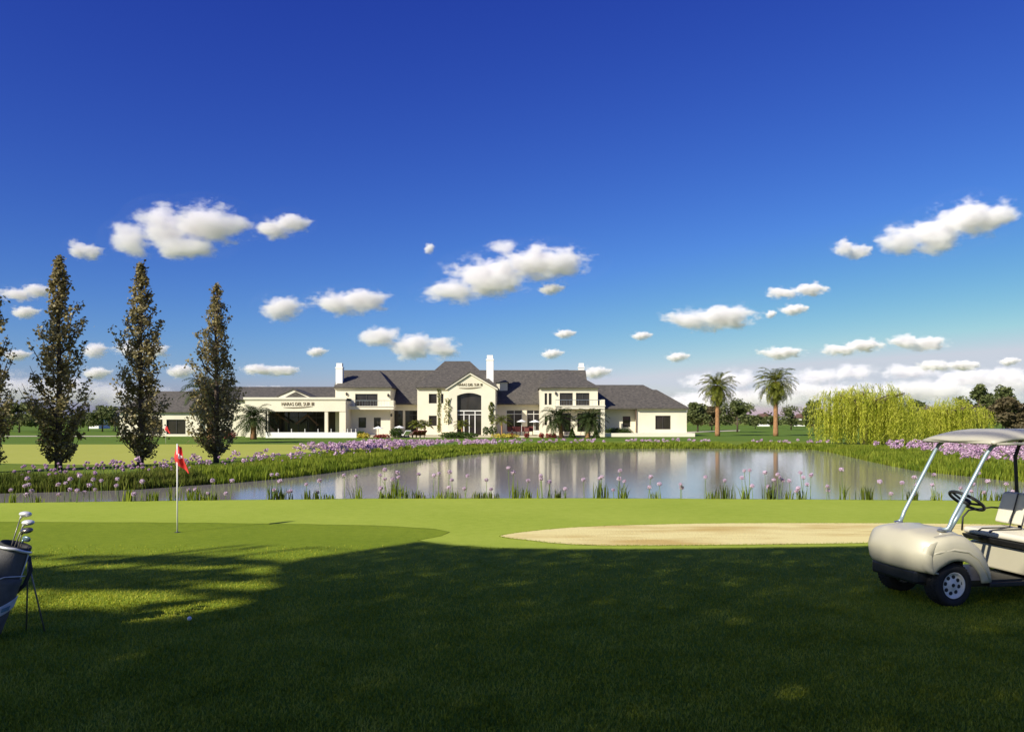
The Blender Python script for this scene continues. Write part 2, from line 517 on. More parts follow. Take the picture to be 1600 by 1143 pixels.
# beyond the pond: a pale green, a darker lawn, sandy paths
pale = [(-900, 721), (-300, 720), (0, 724), (120, 726), (250, 724), (360, 716), (450, 709), (560, 703), (640, 697), (560, 694.5), (400, 693.8), (150, 694), (-300, 694), (-1000, 694)]
sheet("far_green", [G(p.x, p.y) for p in smooth_loop(pale, 4)], 0.006, M['far_green'])
lawn_px = [(-1400, 723), (-300, 721.5), (0, 725.5), (130, 727.5), (255, 725.5), (365, 717.5), (455, 710), (565, 704), (650, 697.5), (760, 692), (900, 688.5), (1300, 689), (1700, 700), (2200, 712), (3200, 668), (2000, 664.5), (800, 664), (-800, 664), (-2500, 666)]
sheet("far_lawn", [G(x, y) for x, y in lawn_px], 0.003, M['far_rough'])
sheet("left_path", [Vector((-95, 93, 0)), Vector((-47, 93, 0)), Vector((-47, 97.5, 0)), Vector((-95, 97.5, 0))], 0.010, M['paving'])
sheet("right_path", [Vector((22, 112, 0)), Vector((40, 140, 0)), Vector((43, 150, 0)), Vector((20, 118, 0))], 0.010, M['paving'])

# ------------------------------------------------------------------ clubhouse
house = empty("clubhouse", (0, 93, 0))
tag(house, "long cream stucco clubhouse with dark slate hip roofs behind the pond", "clubhouse")
HO = Vector((0, 93, 0))
FL = 0.35                                           # floor level above the lawn

def px2x(px, Y): return (px - CX) / F * Y
def py2z(py, Y): return CAMH - (py - HZ) / F * Y
def hb(mb, name, m, parent=None, **kw):
    """build in world coordinates, parented to the house at HO (or to a part of it)"""
    mb.V = [(v[0] - HO.x, v[1] - HO.y, v[2] - HO.z) for v in mb.V]
    return mb.build(name, m, parent or house, **kw)

def wall(px0, px1, pytop, Y, depth, openings=(), z0=0.0, arch=None, rev=0.28):
    """a block: front face at Y with real openings (photo pixels), reveals, sides, back and top"""
    x0, x1, z1 = px2x(px0, Y), px2x(px1, Y), py2z(pytop, Y)
    ops = [(px2x(a, Y), px2x(b, Y), max(z0, py2z(d, Y)), py2z(c, Y)) for a, b, c, d in openings]
    xs = sorted({x0, x1, *[o[0] for o in ops], *[o[1] for o in ops]})
    zs = sorted({z0, z1, *[o[2] for o in ops], *[o[3] for o in ops]})
    mb = MB()
    for i in range(len(xs) - 1):
        for j in range(len(zs) - 1):
            xm, zm = (xs[i] + xs[i + 1]) / 2, (zs[j] + zs[j + 1]) / 2
            if any(o[0] < xm < o[1] and o[2] < zm < o[3] for o in ops): continue
            mb.add([(xs[i], Y, zs[j]), (xs[i + 1], Y, zs[j]), (xs[i + 1], Y, zs[j + 1]), (xs[i], Y, zs[j + 1])], [(0, 1, 2, 3)])
    for a, b, c, d in ops:
        r = Y + rev
        mb.add([(a, Y, c), (a, r, c), (a, r, d), (a, Y, d)], [(0, 1, 2, 3)])
        mb.add([(b, Y, c), (b, Y, d), (b, r, d), (b, r, c)], [(0, 1, 2, 3)])
        mb.add([(a, Y, d), (a, r, d), (b, r, d), (b, Y, d)], [(0, 1, 2, 3)])
        mb.add([(a, Y, c), (b, Y, c), (b, r, c), (a, r, c)], [(0, 1, 2, 3)])
    D = Y + depth
    mb.add([(x0, Y, z0), (x0, Y, z1), (x0, D, z1), (x0, D, z0)], [(0, 1, 2, 3)])
    mb.add([(x1, Y, z0), (x1, D, z0), (x1, D, z1), (x1, Y, z1)], [(0, 1, 2, 3)])
    mb.add([(x0, D, z0), (x0, D, z1), (x1, D, z1), (x1, D, z0)], [(0, 1, 2, 3)])
    mb.add([(x0, Y, z1), (x1, Y, z1), (x1, D, z1), (x0, D, z1)], [(0, 1, 2, 3)])
    o = hb(mb, "wall", M['stucco'])
    return o

def window(px0, px1, py0, py1, Y, panes=2, transom=None, frame='dark_metal', bar=0.07, set_back=0.16, name="window", surround=True):
    x0, x1, z1, z0 = px2x(px0, Y), px2x(px1, Y), py2z(py0, Y), max(FL * 0.0 + 0.02, py2z(py1, Y))
    y = Y + set_back
    w = MB()
    w.box(x0, x1, y + 0.03, y + 0.05, z0, z1)
    g = hb(w, name, M['glass'])
    f = MB()
    y0, y1 = y - 0.05, y + 0.026
    f.box(x0, x0 + bar, y0, y1, z0, z1); f.box(x1 - bar, x1, y0, y1, z0, z1)
    f.box(x0 + bar, x1 - bar, y0, y1, z1 - bar, z1); f.box(x0 + bar, x1 - bar, y0, y1, z0, z0 + bar)
    for i in range(1, panes):
        xm = x0 + (x1 - x0) * i / panes
        f.box(xm - bar * 0.45, xm + bar * 0.45, y0 + 0.004, y1 - 0.002, z0 + bar, z1 - bar)
    if transom is not None:
        zt = py2z(transom, Y)
        f.box(x0 + bar, x1 - bar, y0 - 0.004, y1 - 0.004, zt - bar * 0.5, zt + bar * 0.5)
    hb(f, "frame", M[frame], g).location = (0, 0, 0)
    return g

# the frame children were built in house space, so a part's own origin stays at the house
def hip(px0, px1, pyE, YE, pr0, pr1, pyR, YR, Yback=None, over=0.35, name="roof", thick=0.16):
    """hip roof: eave line px0..px1 at (pyE, YE), ridge pr0..pr1 at (pyR, YR)"""
    ze, zr = py2z(pyE, YE), py2z(pyR, YR)
    x0, x1 = px2x(px0, YE) - over * 0.4, px2x(px1, YE) + over * 0.4
    a, b = px2x(pr0, YR), px2x(pr1, YR)
    yb = Yback or (2 * YR - YE)
    y0 = YE - over
    zf = ze - over * 0.25
    V = [(x0, y0, zf), (x1, y0, zf), (x1, yb, zf), (x0, yb, zf), (a, YR, zr), (b, YR, zr),
         (x0, y0, zf - thick), (x1, y0, zf - thick), (x1, yb, zf - thick), (x0, yb, zf - thick)]
    Fc = [(0, 1, 5, 4), (1, 2, 5), (2, 3, 4, 5), (3, 0, 4), (0, 6, 7, 1), (1, 7, 8, 2), (2, 8, 9, 3), (3, 9, 6, 0), (6, 9, 8, 7)]
    return hb(MB().add(V, Fc), name, M['slate'])

def fascia(px0, px1, py, Y, h=0.2, d=0.14, name="cornice"):
    x0, x1, z = px2x(px0, Y), px2x(px1, Y), py2z(py, Y)
    return hb(MB().box(x0 - d, x1 + d, Y - d, Y + 0.02, z - h, z).box(x0 - d * 0.5, x1 + d * 0.5, Y - d * 0.5, Y + 0.01, z - h - 0.1, z - h - 0.002), name, M['cornice'])

def chimney(px0, px1, pytop, pybot, Y, parent):
    x0, x1, z1, z0 = px2x(px0, Y), px2x(px1, Y), py2z(pytop, Y), py2z(pybot, Y)
    w = (x1 - x0)
    mb = MB().box(x0, x1, Y, Y + w, z0, z1 - 0.45)
    mb.box(x0 + 0.06, x1 - 0.06, Y + 0.06, Y + w - 0.06, z1 - 0.452, z1)
    mb.box(x0 - 0.05, x1 + 0.05, Y - 0.05, Y + w + 0.05, z1 - 0.62, z1 - 0.46)
    return hb(mb, "chimney", M['chimney'], parent)

# left wing: low block, then the portico block
wall(187, 312, 641, 94, 8, [(222, 254, 655, 678), (260, 290, 655, 678)])
window(222, 254, 655, 678, 94, 2); window(260, 290, 655, 678, 94, 2)
hip(185, 345, 641, 94, 238, 345, 611, 98)
wall(312, 560, 622, 94.5, 7, [])
hip(330, 560, 621.5, 94.4, 331, 545, 604, 98.5)
fascia(312, 383, 622, 94.5)
# portico
YP = 90.0
zt, zb, zo = py2z(621.5, YP), 0.0, py2z(642.5, YP)
xa, xb = px2x(383, YP), px2x(540, YP)
mb = MB().box(xa, xb, YP, YP + 0.4, zo, zt).box(xa, xa + 0.4, YP + 0.402, YP + 4.5, zo, zt).box(xb - 0.4, xb, YP + 0.402, YP + 4.5, zo, zt)
mb.box(xa, xb, YP + 0.41, YP + 4.49, zt - 0.3, zt - 0.01).box(xb - 0.4, xb - 0.003, YP + 0.51, YP + 4.4, 0, zo + 0.01)
hb(mb, "portico_beam", M['stucco'])
fascia(383, 540, 620.5, YP, 0.22, 0.16)
for a, b in ((383, 417), (414.5, 418.5), (507, 512), (530, 540)):
    hb(MB().box(px2x(a, YP), px2x(b, YP), YP + 0.06, YP + 0.5, 0, zo + 0.002), "column", M['stucco'])
for a, b in ((419, 450), (451, 480), (481, 506)):
    window(a, b, 643, 676.5, 93.2, 2, 652)
hb(MB().box(px2x(418, 94.2), px2x(540, 94.2), 94.2, 94.3, 0, 3.0), "rear_wall", M['interior'])  # dark wall colour stands in for the shade inside the portico
for a, b, c, d in ((430, 645, 452, 660), (462, 662, 480, 648), (480, 648, 497, 664)):
    hb(MB().tube([W(a, b, 92.4), W(c, d, 92.4)], 0.10, 6), "timber_brace", M['timber'])
# small pediment on the portico
pa, pb_, pt = px2x(430, YP), px2x(486, YP), px2x(457.5, YP)
zz = py2z(609, YP)
hb(MB().prism_y([(pa, zt + 0.01), (pb_, zt + 0.01), (pt, zz)], YP + 0.2, YP + 4), "pediment", M['cornice'])
hb(MB().prism_y([(px2x(444, YP), zt + 0.06), (px2x(480, YP), zt + 0.06), (px2x(461.5, YP), py2z(611.5, YP))], YP + 0.16, YP + 0.19), "pediment_dark_triangle", M['slate'])  # dark triangle on the pediment face, in slate colour
hb(MB().prism_y([(pa - 0.3, zt + 0.02), (pa - 0.1, zt + 0.02), (pt, zz + 0.02), (pb_ + 0.1, zt + 0.02), (pb_ + 0.3, zt + 0.02), (pt, zz + 0.16)], YP + 0.12, YP + 4.05), "roof", M['slate'])

# two storey block left
YB = 93.0
wall(524, 610, 604, YB, 9, [(555, 590, 615, 635), (560, 572, 652, 668), (584, 595, 652, 667.5)])
window(555, 590, 615, 635, YB, 2); window(560, 572, 652, 668, YB, 1); window(584, 595, 652, 667.5, YB, 2)
rB = hip(524, 611, 603, YB, 552, 592, 578, 97.5, 108)
fascia(524, 610, 604, YB)
chimney(524.5, 535, 567, 604, YB + 0.6, rB)
def balcony(px0, px1, pylo, pyhi, Y, proj, rail_px=None):
    x0, x1 = px2x(px0, Y - proj), px2x(px1, Y - proj)
    z0, z1 = py2z(pylo, Y - proj), py2z(pyhi, Y - proj)
    b = hb(MB().box(x0, x1, Y - proj, Y - 0.002, z0, z0 + 0.3).box(x0 - 0.08, x1 + 0.08, Y - proj - 0.08, Y - 0.004, z0 + 0.302, z0 + 0.40), "balcony", M['cornice'])
    hb(MB().box(x1 - 0.42, x1, Y - proj, Y - 0.002, z0 + 0.402, z1), "balcony_pier", M['stucco'], b)
    r = MB()
    r.box(x0, x1 - 0.42, Y - proj + 0.03, Y - proj + 0.06, z1 - 0.06, z1)
    n = 16
    for i in range(n + 1):
        x = x0 + (x1 - 0.44 - x0) * i / n
        r.box(x - 0.008, x + 0.008, Y - proj + 0.034, Y - proj + 0.056, z0 + 0.40, z1 - 0.05)
    hb(r, "balcony_railing", M['steel'], b)
    return b
balcony(540, 615, 639.5, 625, YB, 1.3)

# recessed bay left of the entrance
YC = 96.0
wall(608, 655, 630, YC, 6, [(616, 629.5, 641, 669), (633, 656, 641, 674)])
window(616, 629.5, 641, 669, YC, 1); window(633, 654, 641, 674.5, YC, 2, 648)
wall(655, 672, 630, YC - 1.4, 6, [])
fascia(611, 672, 630, YC - 1.4 if False else YC, 0.18, 0.12)
# main roof: one long slope from the low eaves of the bays up to the ridge
zr_main = py2z(578, 101.0)
ze_main = py2z(630, 95.6)
x0, x1 = px2x(530, 101), px2x(915, 101)
V = [(x0, 95.3, ze_main), (x1, 95.3, ze_main), (x1, 101, zr_main), (x0, 101, zr_main), (x0, 107, ze_main), (x1, 107, ze_main),
     (x0, 95.3, ze_main - 0.16), (x1, 95.3, ze_main - 0.16), (x0, 107, ze_main - 0.16), (x1, 107, ze_main - 0.16)]
hb(MB().add(V, [(0, 1, 2, 3), (3, 2, 5, 4), (0, 3, 4), (1, 5, 2), (0, 6, 7, 1), (6, 8, 9, 7), (4, 5, 9, 8), (0, 4, 8, 6), (1, 7, 9, 5)]), "roof", M['slate'])

# central block with the gabled entrance
YD = 93.4
wall(652, 776, 604, YD, 10, [(670, 682.5, 615, 630), (689, 693, 615, 630), (670, 682.5, 649, 665)])
window(670, 682.5, 615, 630, YD, 1); window(689, 693, 615, 630, YD, 1); window(670, 682.5, 649, 665, YD, 1)
rD = hip(652, 776, 603, YD, 695, 734, 564, 99.5, 108)
fascia(652, 702, 604, YD)
# gable front with arched opening
YG = 92.0
gx0, gx1, gm = px2x(700, YG), px2x(774, YG), px2x(734.5, YG)
zE, zA = py2z(604, YG), py2z(582.5, YG)
ax0, ax1 = px2x(714, YG), px2x(752, YG)
zs, za = py2z(618, YG), py2z(613.5, YG)
arc = []
for i in range(13):
    t = i / 12
    arc.append((ax1 + (ax0 - ax1) * t, zs + (za - zs) * (1 - (2 * t - 1) ** 2)))
gz0 = 0.0
g = MB()
def both(poly):     # front face
    g.add([(p[0], YG, p[1]) for p in poly], [tuple(range(len(poly)))])
both([(gx0, gz0), (ax0, gz0), (ax0, zs), (gx0, zs)])
both([(ax1, gz0), (gx1, gz0), (gx1, zs), (ax1, zs)])
top = [(gx0, zs)] + [(p[0], p[1]) for p in reversed(arc)] + [(gx1, zs), (gx1, zE), (gm, zA), (gx0, zE)]
both(top)
rv = YG + 0.5
path = [(ax1, gz0)] + arc + [(ax0, gz0)]
for i in range(len(path) - 1):
    a, b = path[i], path[i + 1]
    g.add([(a[0], YG, a[1]), (b[0], YG, b[1]), (b[0], rv, b[1]), (a[0], rv, a[1])], [(0, 1, 2, 3)])
g.add([(gx0, YG, 0), (gx0, YG, zE), (gx0, YD + 0.1, zE), (gx0, YD + 0.1, 0)], [(0, 1, 2, 3)])
g.add([(gx1, YG, 0), (gx1, YD + 0.1, 0), (gx1, YD + 0.1, zE), (gx1, YG, zE)], [(0, 1, 2, 3)])
hb(g, "entrance_gable", M['stucco'])
o = 0.3
rr = MB().prism_y([(gx0 - o, zE - 0.22), (gx0 - o, zE - 0.06), (gm, zA + 0.2), (gx1 + o, zE - 0.06), (gx1 + o, zE - 0.22), (gm, zA + 0.03)], YG - 0.25, YG + 8)
hb(rr, "roof", M['slate'])
cn = MB().prism_y([(gx0 - o + 0.03, zE - 0.40), (gx0 - o + 0.03, zE - 0.225), (gm, zA + 0.025), (gx1 + o - 0.03, zE - 0.225), (gx1 + o - 0.03, zE - 0.40), (gm, zA - 0.15)], YG - 0.2, YG - 0.002)
hb(cn, "cornice", M['cornice'])
# arched window wall: glass, frames, doors
y = YG + 0.38
gp = MB().add([(p[0], y + 0.05, p[1]) for p in [(ax0, 0.1), (ax1, 0.1)] + arc], [tuple(range(2 + len(arc)))])
gw = hb(gp, "arched_window", M['glass'])
f = MB()
zm = py2z(641.5, YG)
f.box(ax0, ax1, y - 0.06, y + 0.03, zm - 0.07, zm + 0.07)
f.box(ax0, ax1, y - 0.055, y + 0.025, py2z(647.5, YG) - 0.04, py2z(647.5, YG) + 0.04)
for pxv in (724.5, 742):
    f.box(px2x(pxv, YG) - 0.06, px2x(pxv, YG) + 0.06, y - 0.05, y + 0.02, 0.1, zm - 0.07)
f.box(px2x(733, YG) - 0.05, px2x(733, YG) + 0.05, y - 0.05, y + 0.02, 0.1, py2z(647.5, YG) - 0.04)
hb(f, "frame", M['white_frame'], gw)
chimney(760, 771, 554.5, 603, YG + 3.0, rD)
# raised corner pieces above the eaves of the entrance block, and a dormer in the roof
dz0, dz1 = py2z(616, 97.4), py2z(597, 97.4)
dx0, dx1 = px2x(776, 97.4), px2x(793, 97.4)
dm = hb(MB().box(dx0, dx1, 97.4, 100.5, dz0 - 1.2, dz1), "dormer", M['stucco'])
cx_, hh = (dx0 + dx1) / 2, py2z(590, 98.6)
hb(MB().add([(dx0 - 0.15, 97.2, dz1), (dx1 + 0.15, 97.2, dz1), (dx1 + 0.15, 100.6, dz1), (dx0 - 0.15, 100.6, dz1), (cx_, 98.8, hh)], [(0, 1, 4), (1, 2, 4), (2, 3, 4), (3, 0, 4), (0, 3, 2, 1)]), "dormer_roof", M['slate'], dm)

# recessed bay right of the entrance
YE_ = 96.0
wall(774, 850, 629, YE_, 6, [(791, 816, 640, 673), (823, 845, 640, 673)])
window(791, 816, 640, 673, YE_, 2, 646.5, 'white_frame'); window(823, 845, 640, 673, YE_, 2, 646.5, 'white_frame')
fascia(783, 850, 629.5, YE_, 0.18, 0.12)

# two storey block right
YF = 92.6
wall(844, 934, 603.5, YF, 9, [(851, 855, 614, 632), (857.5, 862, 614, 632), (874.5, 895, 613.5, 633), (900, 921, 613.5, 633), (851, 855, 650, 664), (858, 862, 650, 664), (875, 892, 645, 674), (902, 932, 645, 674)])
for a in ((851, 855, 614, 632), (857.5, 862, 614, 632), (851, 855, 650, 664), (858, 862, 650, 664)): window(*a, YF, 1)
for a in ((874.5, 895, 613.5, 633), (900, 921, 613.5, 633), (875, 892, 645, 674), (902, 932, 645, 674)): window(*a, YF, 2)
rF = hip(844, 934, 603, YF, 866, 888, 577.5, 97.5, 108)
fascia(844, 934, 603.5, YF)
chimney(904, 913, 567, 590, 103, rF)
balcony(868, 945, 638.5, 624, YF, 1.5)
for a, b in ((868, 873), (939, 945)):
    hb(MB().box(px2x(a, YF - 1.45), px2x(b, YF - 1.45), YF - 1.45, YF - 1.05, 0, py2z(638.3, YF - 1.5)), "column", M['stucco'])

# right wing
wall(932, 996, 636, 95.5, 8, [(973, 985, 650, 667)])
window(973, 985, 650, 667, 95.5, 1)
wall(995, 1073, 636, 94.3, 9, [(1024, 1048, 649, 670.5)])
window(1024, 1048, 649, 670.5, 94.3, 2)
hip(925, 1074, 635.5, 94.3, 925, 1005, 601, 99.5)
hip(996, 1074, 635.5, 94.2, 1010, 1026, 608.5, 98.4)
fascia(995, 1073, 636, 94.3, 0.16, 0.1)
hb(MB().box(px2x(930, 92), px2x(1086, 92), 92, 94.28, 0, 0.42), "plinth", M['cornice'])
hb(MB().tube([W(994, 637, 94.15), W(994, 678, 94.15)], 0.06, 8), "downpipe", M['timber'])

# lettering on the portico and on the gable
def lettering(txt, px0, px1, pyc, Y, parent=None):
    c = bpy.data.curves.new("sign_lettering", "FONT")
    c.body = txt; c.size = 1.0; c.extrude = 0.03; c.align_x = 'CENTER'; c.align_y = 'CENTER'
    tmp = bpy.data.objects.new("sign_tmp", c); COL.objects.link(tmp)
    dg = bpy.context.evaluated_depsgraph_get()
    me = bpy.data.meshes.new_from_object(tmp.evaluated_get(dg))
    bpy.data.objects.remove(tmp)
    me.name = "sign_lettering"
    xs = [v.co.x for v in me.vertices]
    s = (px2x(px1, Y) - px2x(px0, Y)) / (max(xs) - min(xs))
    o = bpy.data.objects.new("sign_lettering", me)
    link(o, house)
    p = W((px0 + px1) / 2, pyc, Y) - HO
    o.location = p; o.rotation_euler = (math.radians(90), 0, 0); o.scale = (s, s * 1.15, 1)
    me.materials.clear(); me.materials.append(M['gold'])
    sw = MB()
    rows = []
    for i in range(17):
        t = i / 16
        x = px0 + (px1 - px0) * (0.04 + 0.92 * t)
        yv = pyc + 5.4 - 1.7 * (t - 0.35) ** 2 * 3
        h = 0.55 * math.sin(math.pi * t) + 0.1
        rows.append([W(x, yv - h, Y - 0.03), W(x, yv + h, Y - 0.03)])
    sw.grid(rows)
    hb(sw, "sign_swoosh", M['gold'], solid=0.03)
lettering("HARAS DEL SUR III", 440, 490.5, 631, YP - 0.03)
lettering("HARAS DEL SUR III", 715, 753.5, 600.8, YG - 0.03)
# wall lamps
for a, b, Yw in ((541.5, 618, YB), (606.5, 620, YB), (611.5, 651, YB - 0.0), (868.5, 617, YF)):
    hb(MB().lathe([(0.05, 0), (0.11, 0.12), (0.12, 0.3), (0.03, 0.4)], 8, Matrix.Translation(W(a, b, Yw - 0.14))), "wall_lamp", M['dark_metal'])

# terraces
tag(MB().box(px2x(415, 87), px2x(557, 87), 87, 89.9, 0.30, 0.46).build("left_terrace", M['paving']), kind="structure")
tag(MB().box(px2x(557, 88), px2x(930, 88), 88, 96, 0.0, 0.20).build("terrace", M['paving']), kind="structure")
lw = tag(MB().box(px2x(415, 86.6), px2x(557, 86.6), 86.6, 86.98, 0, 0.60).build("terrace_wall", M['chimney']), "low white terrace wall carrying thin posts before the portico", "wall")
for pxp in (435, 455.5, 476.5, 497, 517.5, 537, 543, 549, 556):
    MB().tube([W(pxp, 677, 86.8), W(pxp, 669.5, 86.8)], 0.045, 8).build("post", M['white_frame'], lw)

# ------------------------------------------------------------------ trees and plants
M['poplar'] = leaf_mat("poplar_leaf", [(0.12, 0.092, 0.04), (0.24, 0.195, 0.08), (0.37, 0.31, 0.14), (0.52, 0.45, 0.28)], 0.35, 0.9)
M['palm'] = leaf_mat("date_palm_leaflet", [(0.06, 0.08, 0.010), (0.135, 0.155, 0.020), (0.28, 0.265, 0.045)], 0.2, 0.5)
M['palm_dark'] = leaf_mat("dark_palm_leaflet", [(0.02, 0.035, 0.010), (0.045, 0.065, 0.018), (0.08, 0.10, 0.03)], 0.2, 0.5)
M['willow'] = leaf_mat("willow_leaf", [(0.16, 0.21, 0.015), (0.40, 0.44, 0.04), (0.60, 0.60, 0.08), (0.76, 0.72, 0.16)], 0.4, 0.9)
M['broad'] = leaf_mat("broadleaf", [(0.085, 0.11, 0.035), (0.16, 0.185, 0.065), (0.26, 0.27, 0.11)], 0.3, 0.3)
M['broad_brown'] = leaf_mat("brown_broadleaf", [(0.085, 0.07, 0.035), (0.15, 0.12, 0.06), (0.22, 0.18, 0.095)], 0.25, 0.3)
M['reed'] = leaf_mat("reed_blade", [(0.10, 0.16, 0.012), (0.22, 0.28, 0.025), (0.38, 0.40, 0.05)], 0.4, 0.5)
M['reed_dark'] = leaf_mat("dark_reed_blade", [(0.05, 0.085, 0.010), (0.12, 0.155, 0.02), (0.25, 0.25, 0.05)], 0.35, 0.5)
M['turf_blade'] = leaf_mat("turf_blade", [(0.12, 0.15, 0.006), (0.34, 0.36, 0.022), (0.52, 0.50, 0.07)], 0.25, 1.6)
M['edge_blade'] = leaf_mat("edge_blade", [(0.16, 0.22, 0.02), (0.30, 0.36, 0.04), (0.42, 0.46, 0.07)], 0.3, 0.8)
M['shrub'] = leaf_mat("shrub_leaf", [(0.025, 0.05, 0.010), (0.06, 0.10, 0.018), (0.11, 0.15, 0.03)], 0.25, 1.2)
M['red_bloom'] = leaf_mat("red_bloom", [(0.12, 0.04, 0.03), (0.32, 0.06, 0.05), (0.40, 0.14, 0.10)], 0.2, 2)
M['yellow_bloom'] = leaf_mat("yellow_bloom", [(0.30, 0.28, 0.03), (0.60, 0.48, 0.06), (0.70, 0.56, 0.14)], 0.2, 2)
M['purple'] = leaf_mat("allium_bloom", [(0.40, 0.26, 0.40), (0.68, 0.52, 0.63), (0.84, 0.73, 0.78)], 0.15, 2)
M['purple_bank'] = leaf_mat("allium_bank_bloom", [(0.44, 0.24, 0.40), (0.64, 0.42, 0.56), (0.78, 0.62, 0.68)], 0.15, 0.4)
M['stem'] = mat("flower_stem", (0.14, 0.20, 0.04), 0.7, 0.2, 5)

def poplar(px, py, py_top, name_label, seed, half):
    """columnar tree: ascending limbs with leaf clumps; half = half widths (photo pixels) from top to bottom"""
    rng = np.random.default_rng(seed)
    b = G(px, py)
    H = (py - py_top) / F * b.y
    k = b.y / F
    t = empty("poplar_tree", b)
    tag(t, name_label, "tree", "row of columnar poplars left of the clubhouse")
    mb = MB()
    pts = [(0.03 * math.sin(i * 1.3 + seed), 0.03 * math.cos(i * 1.7 + seed), H * 0.97 * i / 9) for i in range(10)]
    mb.tube(pts, [0.14 * (1 - i / 10.5) + 0.01 for i in range(10)], 8)
    C = []
    nb = 128
    for i in range(nb):
        f = (i + rng.uniform(0, 1)) / nb               # 0 top .. 1 bottom of crown
        prof = np.interp(f, np.linspace(0, 1, len(half)), half) * k
        z = H * (1 - f * 0.945)
        az = i * 2.399 + rng.uniform(-.4, .4)
        R = prof * rng.uniform(0.55, 1.05) * (1.0 + 0.75 * mnoise.noise((math.cos(az) * 1.2 + seed * 7, math.sin(az) * 1.2, f * 5.5)))
        rise = R * rng.uniform(1.0, 1.7)
        z0 = max(0.25, z - rise)
        d = np.array([math.cos(az), math.sin(az)])
        p0 = Vector((0, 0, z0)); p2 = Vector((d[0] * R, d[1] * R, z)); p1 = Vector((d[0] * R * 0.65, d[1] * R * 0.65, z0 + rise * 0.4))
        mb.tube([p0, p1, p2], [0.030, 0.02, 0.008], 5, cap=False)
        m = int(16 + 31 * min(1.3, prof / (40 * k)))
        for q in range(4 if rng.uniform() < 0.85 else 2):
            u = rng.uniform(0.35, 1.05)
            c = np.array(p0) * (1 - u) ** 2 + 2 * u * (1 - u) * np.array(p1) + u * u * np.array(p2)
            C.append(c + rng.normal(size=(m // 3 + 2, 3)) * np.array([0.10, 0.10, 0.11]) * (0.6 + prof / (45 * k) * 0.6))
    C = np.concatenate(C)
    V, Q = leaves(C, 0.145, 0.11, rng, up=0.2)
    mb.build("trunk", M['bark'], t, smooth=True)
    np_object("crown", V, Q, M['poplar'], t)
    return t
prof = [3, 10, 16, 17, 24, 28, 30, 33, 38, 36, 38, 46, 48, 44, 42, 30, 24, 17]
poplar(92, 733, 402, "tallest whole poplar with a slender tip, left of the clubhouse", 3, prof)
poplar(220, 728, 411, "bushy poplar standing in front of the clubhouse left end wall", 5, [x * 0.97 for x in prof])
poplar(338, 722, 446, "shortest and rightmost poplar with a palm crown showing behind it", 9, [x * 0.9 for x in prof[:-2]] + [18, 12])
poplar(-22, 738, 405, "poplar cut by the frame so only its right edge shows", 12, prof)

def frond(L, droop, rng, n=34, leaflet=0.42, wid=0.035, spread=0.9):
    """one feather frond in the local x-z plane starting at the origin: (V, Q)"""
    up0 = droop[0]
    pts = []
    x = z = 0.0
    ang = up0
    for i in range(n + 1):
        pts.append((x, z, ang))
        x += math.cos(ang) * L / n; z += math.sin(ang) * L / n
        ang -= droop[1] / n * (0.5 + 1.1 * i / n)
    V, Q = [], []
    for i in range(n):
        a, b = pts[i], pts[i + 1]
        w = 0.018 * (1 - i / n) + 0.006
        k = len(V)
        V += [(a[0], -w, a[1]), (b[0], -w, b[1]), (b[0], w, b[1]), (a[0], w, a[1])]
        Q.append((k, k + 1, k + 2, k + 3))
        if i < 3: continue
        u = i / n
        ll = leaflet * (math.sin(math.pi * min(1, 0.12 + u * 0.92)) ** 0.6) * rng.uniform(0.85, 1.1)
        for s in (-1, 1):
            t = np.array([math.cos(a[2]), 0, math.sin(a[2])]); nn = np.array([-math.sin(a[2]), 0, math.cos(a[2])])
            d = t * 0.55 + np.array([0, s, 0]) * spread + nn * rng.uniform(-0.35, 0.25)
            d = d / np.linalg.norm(d)
            p = np.array([a[0], 0, a[1]])
            k = len(V)
            sag = np.array([0, 0, -ll * 0.18])
            e = p + d * ll + sag
            V += [tuple(p - t * wid), tuple(p + d * ll * 0.5 - t * wid * 0.4), tuple(e), tuple(p + d * ll * 0.5 + t * wid)]
            Q.append((k, k + 1, k + 2, k + 3))
    return np.array(V), np.array(Q)

def palm_crown(R, n, seed, lo=-0.5, hi=1.35, droop=1.7, leaflet=0.42, wid=0.035):
    rng = np.random.default_rng(seed)
    parts = []
    for i in range(n):
        f = i / (n - 1)
        el = hi + (lo - hi) * f ** 0.9 + rng.uniform(-.1, .1)
        V, Q = frond(R * rng.uniform(0.9, 1.1), (el, droop * (1.0 - 0.45 * f)), rng, leaflet=leaflet, wid=wid)
        az = i * 2.399963 + rng.uniform(-.15, .15)
        c, s = math.cos(az), math.sin(az)
        parts.append((V @ np.array([[c, s, 0], [-s, c, 0], [0, 0, 1]]), Q))
    return merge(parts)

def palm(px, py, py_crown, R, seed, label, cat="palm", group=None, n=64, trunk_r=0.32, m='palm', lo=-0.9, droop=1.9, leaflet=0.42, wid=0.035, Z=None, lean=0.0):
    b = G(px, py) if Z is None else Vector(((px - CX) / F * Z, Z, 0.0))
    h = (F * CAMH / b.y + HZ - py_crown) / F * b.y
    t = empty("palm_tree", b)
    tag(t, label, cat, group)
    mb = MB()
    k = 14
    pts, rad = [], []
    for i in range(k + 1):
        u = i / k
        pts.append((lean * u * u, 0, h * u)); rad.append(trunk_r * (1.12 - 0.22 * min(1, u * 3) + (0.05 if i % 2 else 0) + (0.25 if u > 0.93 else 0)))
    mb.tube(pts, rad, 12)
    mb.build("trunk", M['palm_bark'], t, smooth=True)
    V, Q = palm_crown(R, n, seed, lo=lo, droop=droop, leaflet=leaflet, wid=wid)
    np_object("crown", V + np.array([lean, 0, h]), Q, M[m], t)
    return t
g_ = "tall date palms right of the clubhouse"
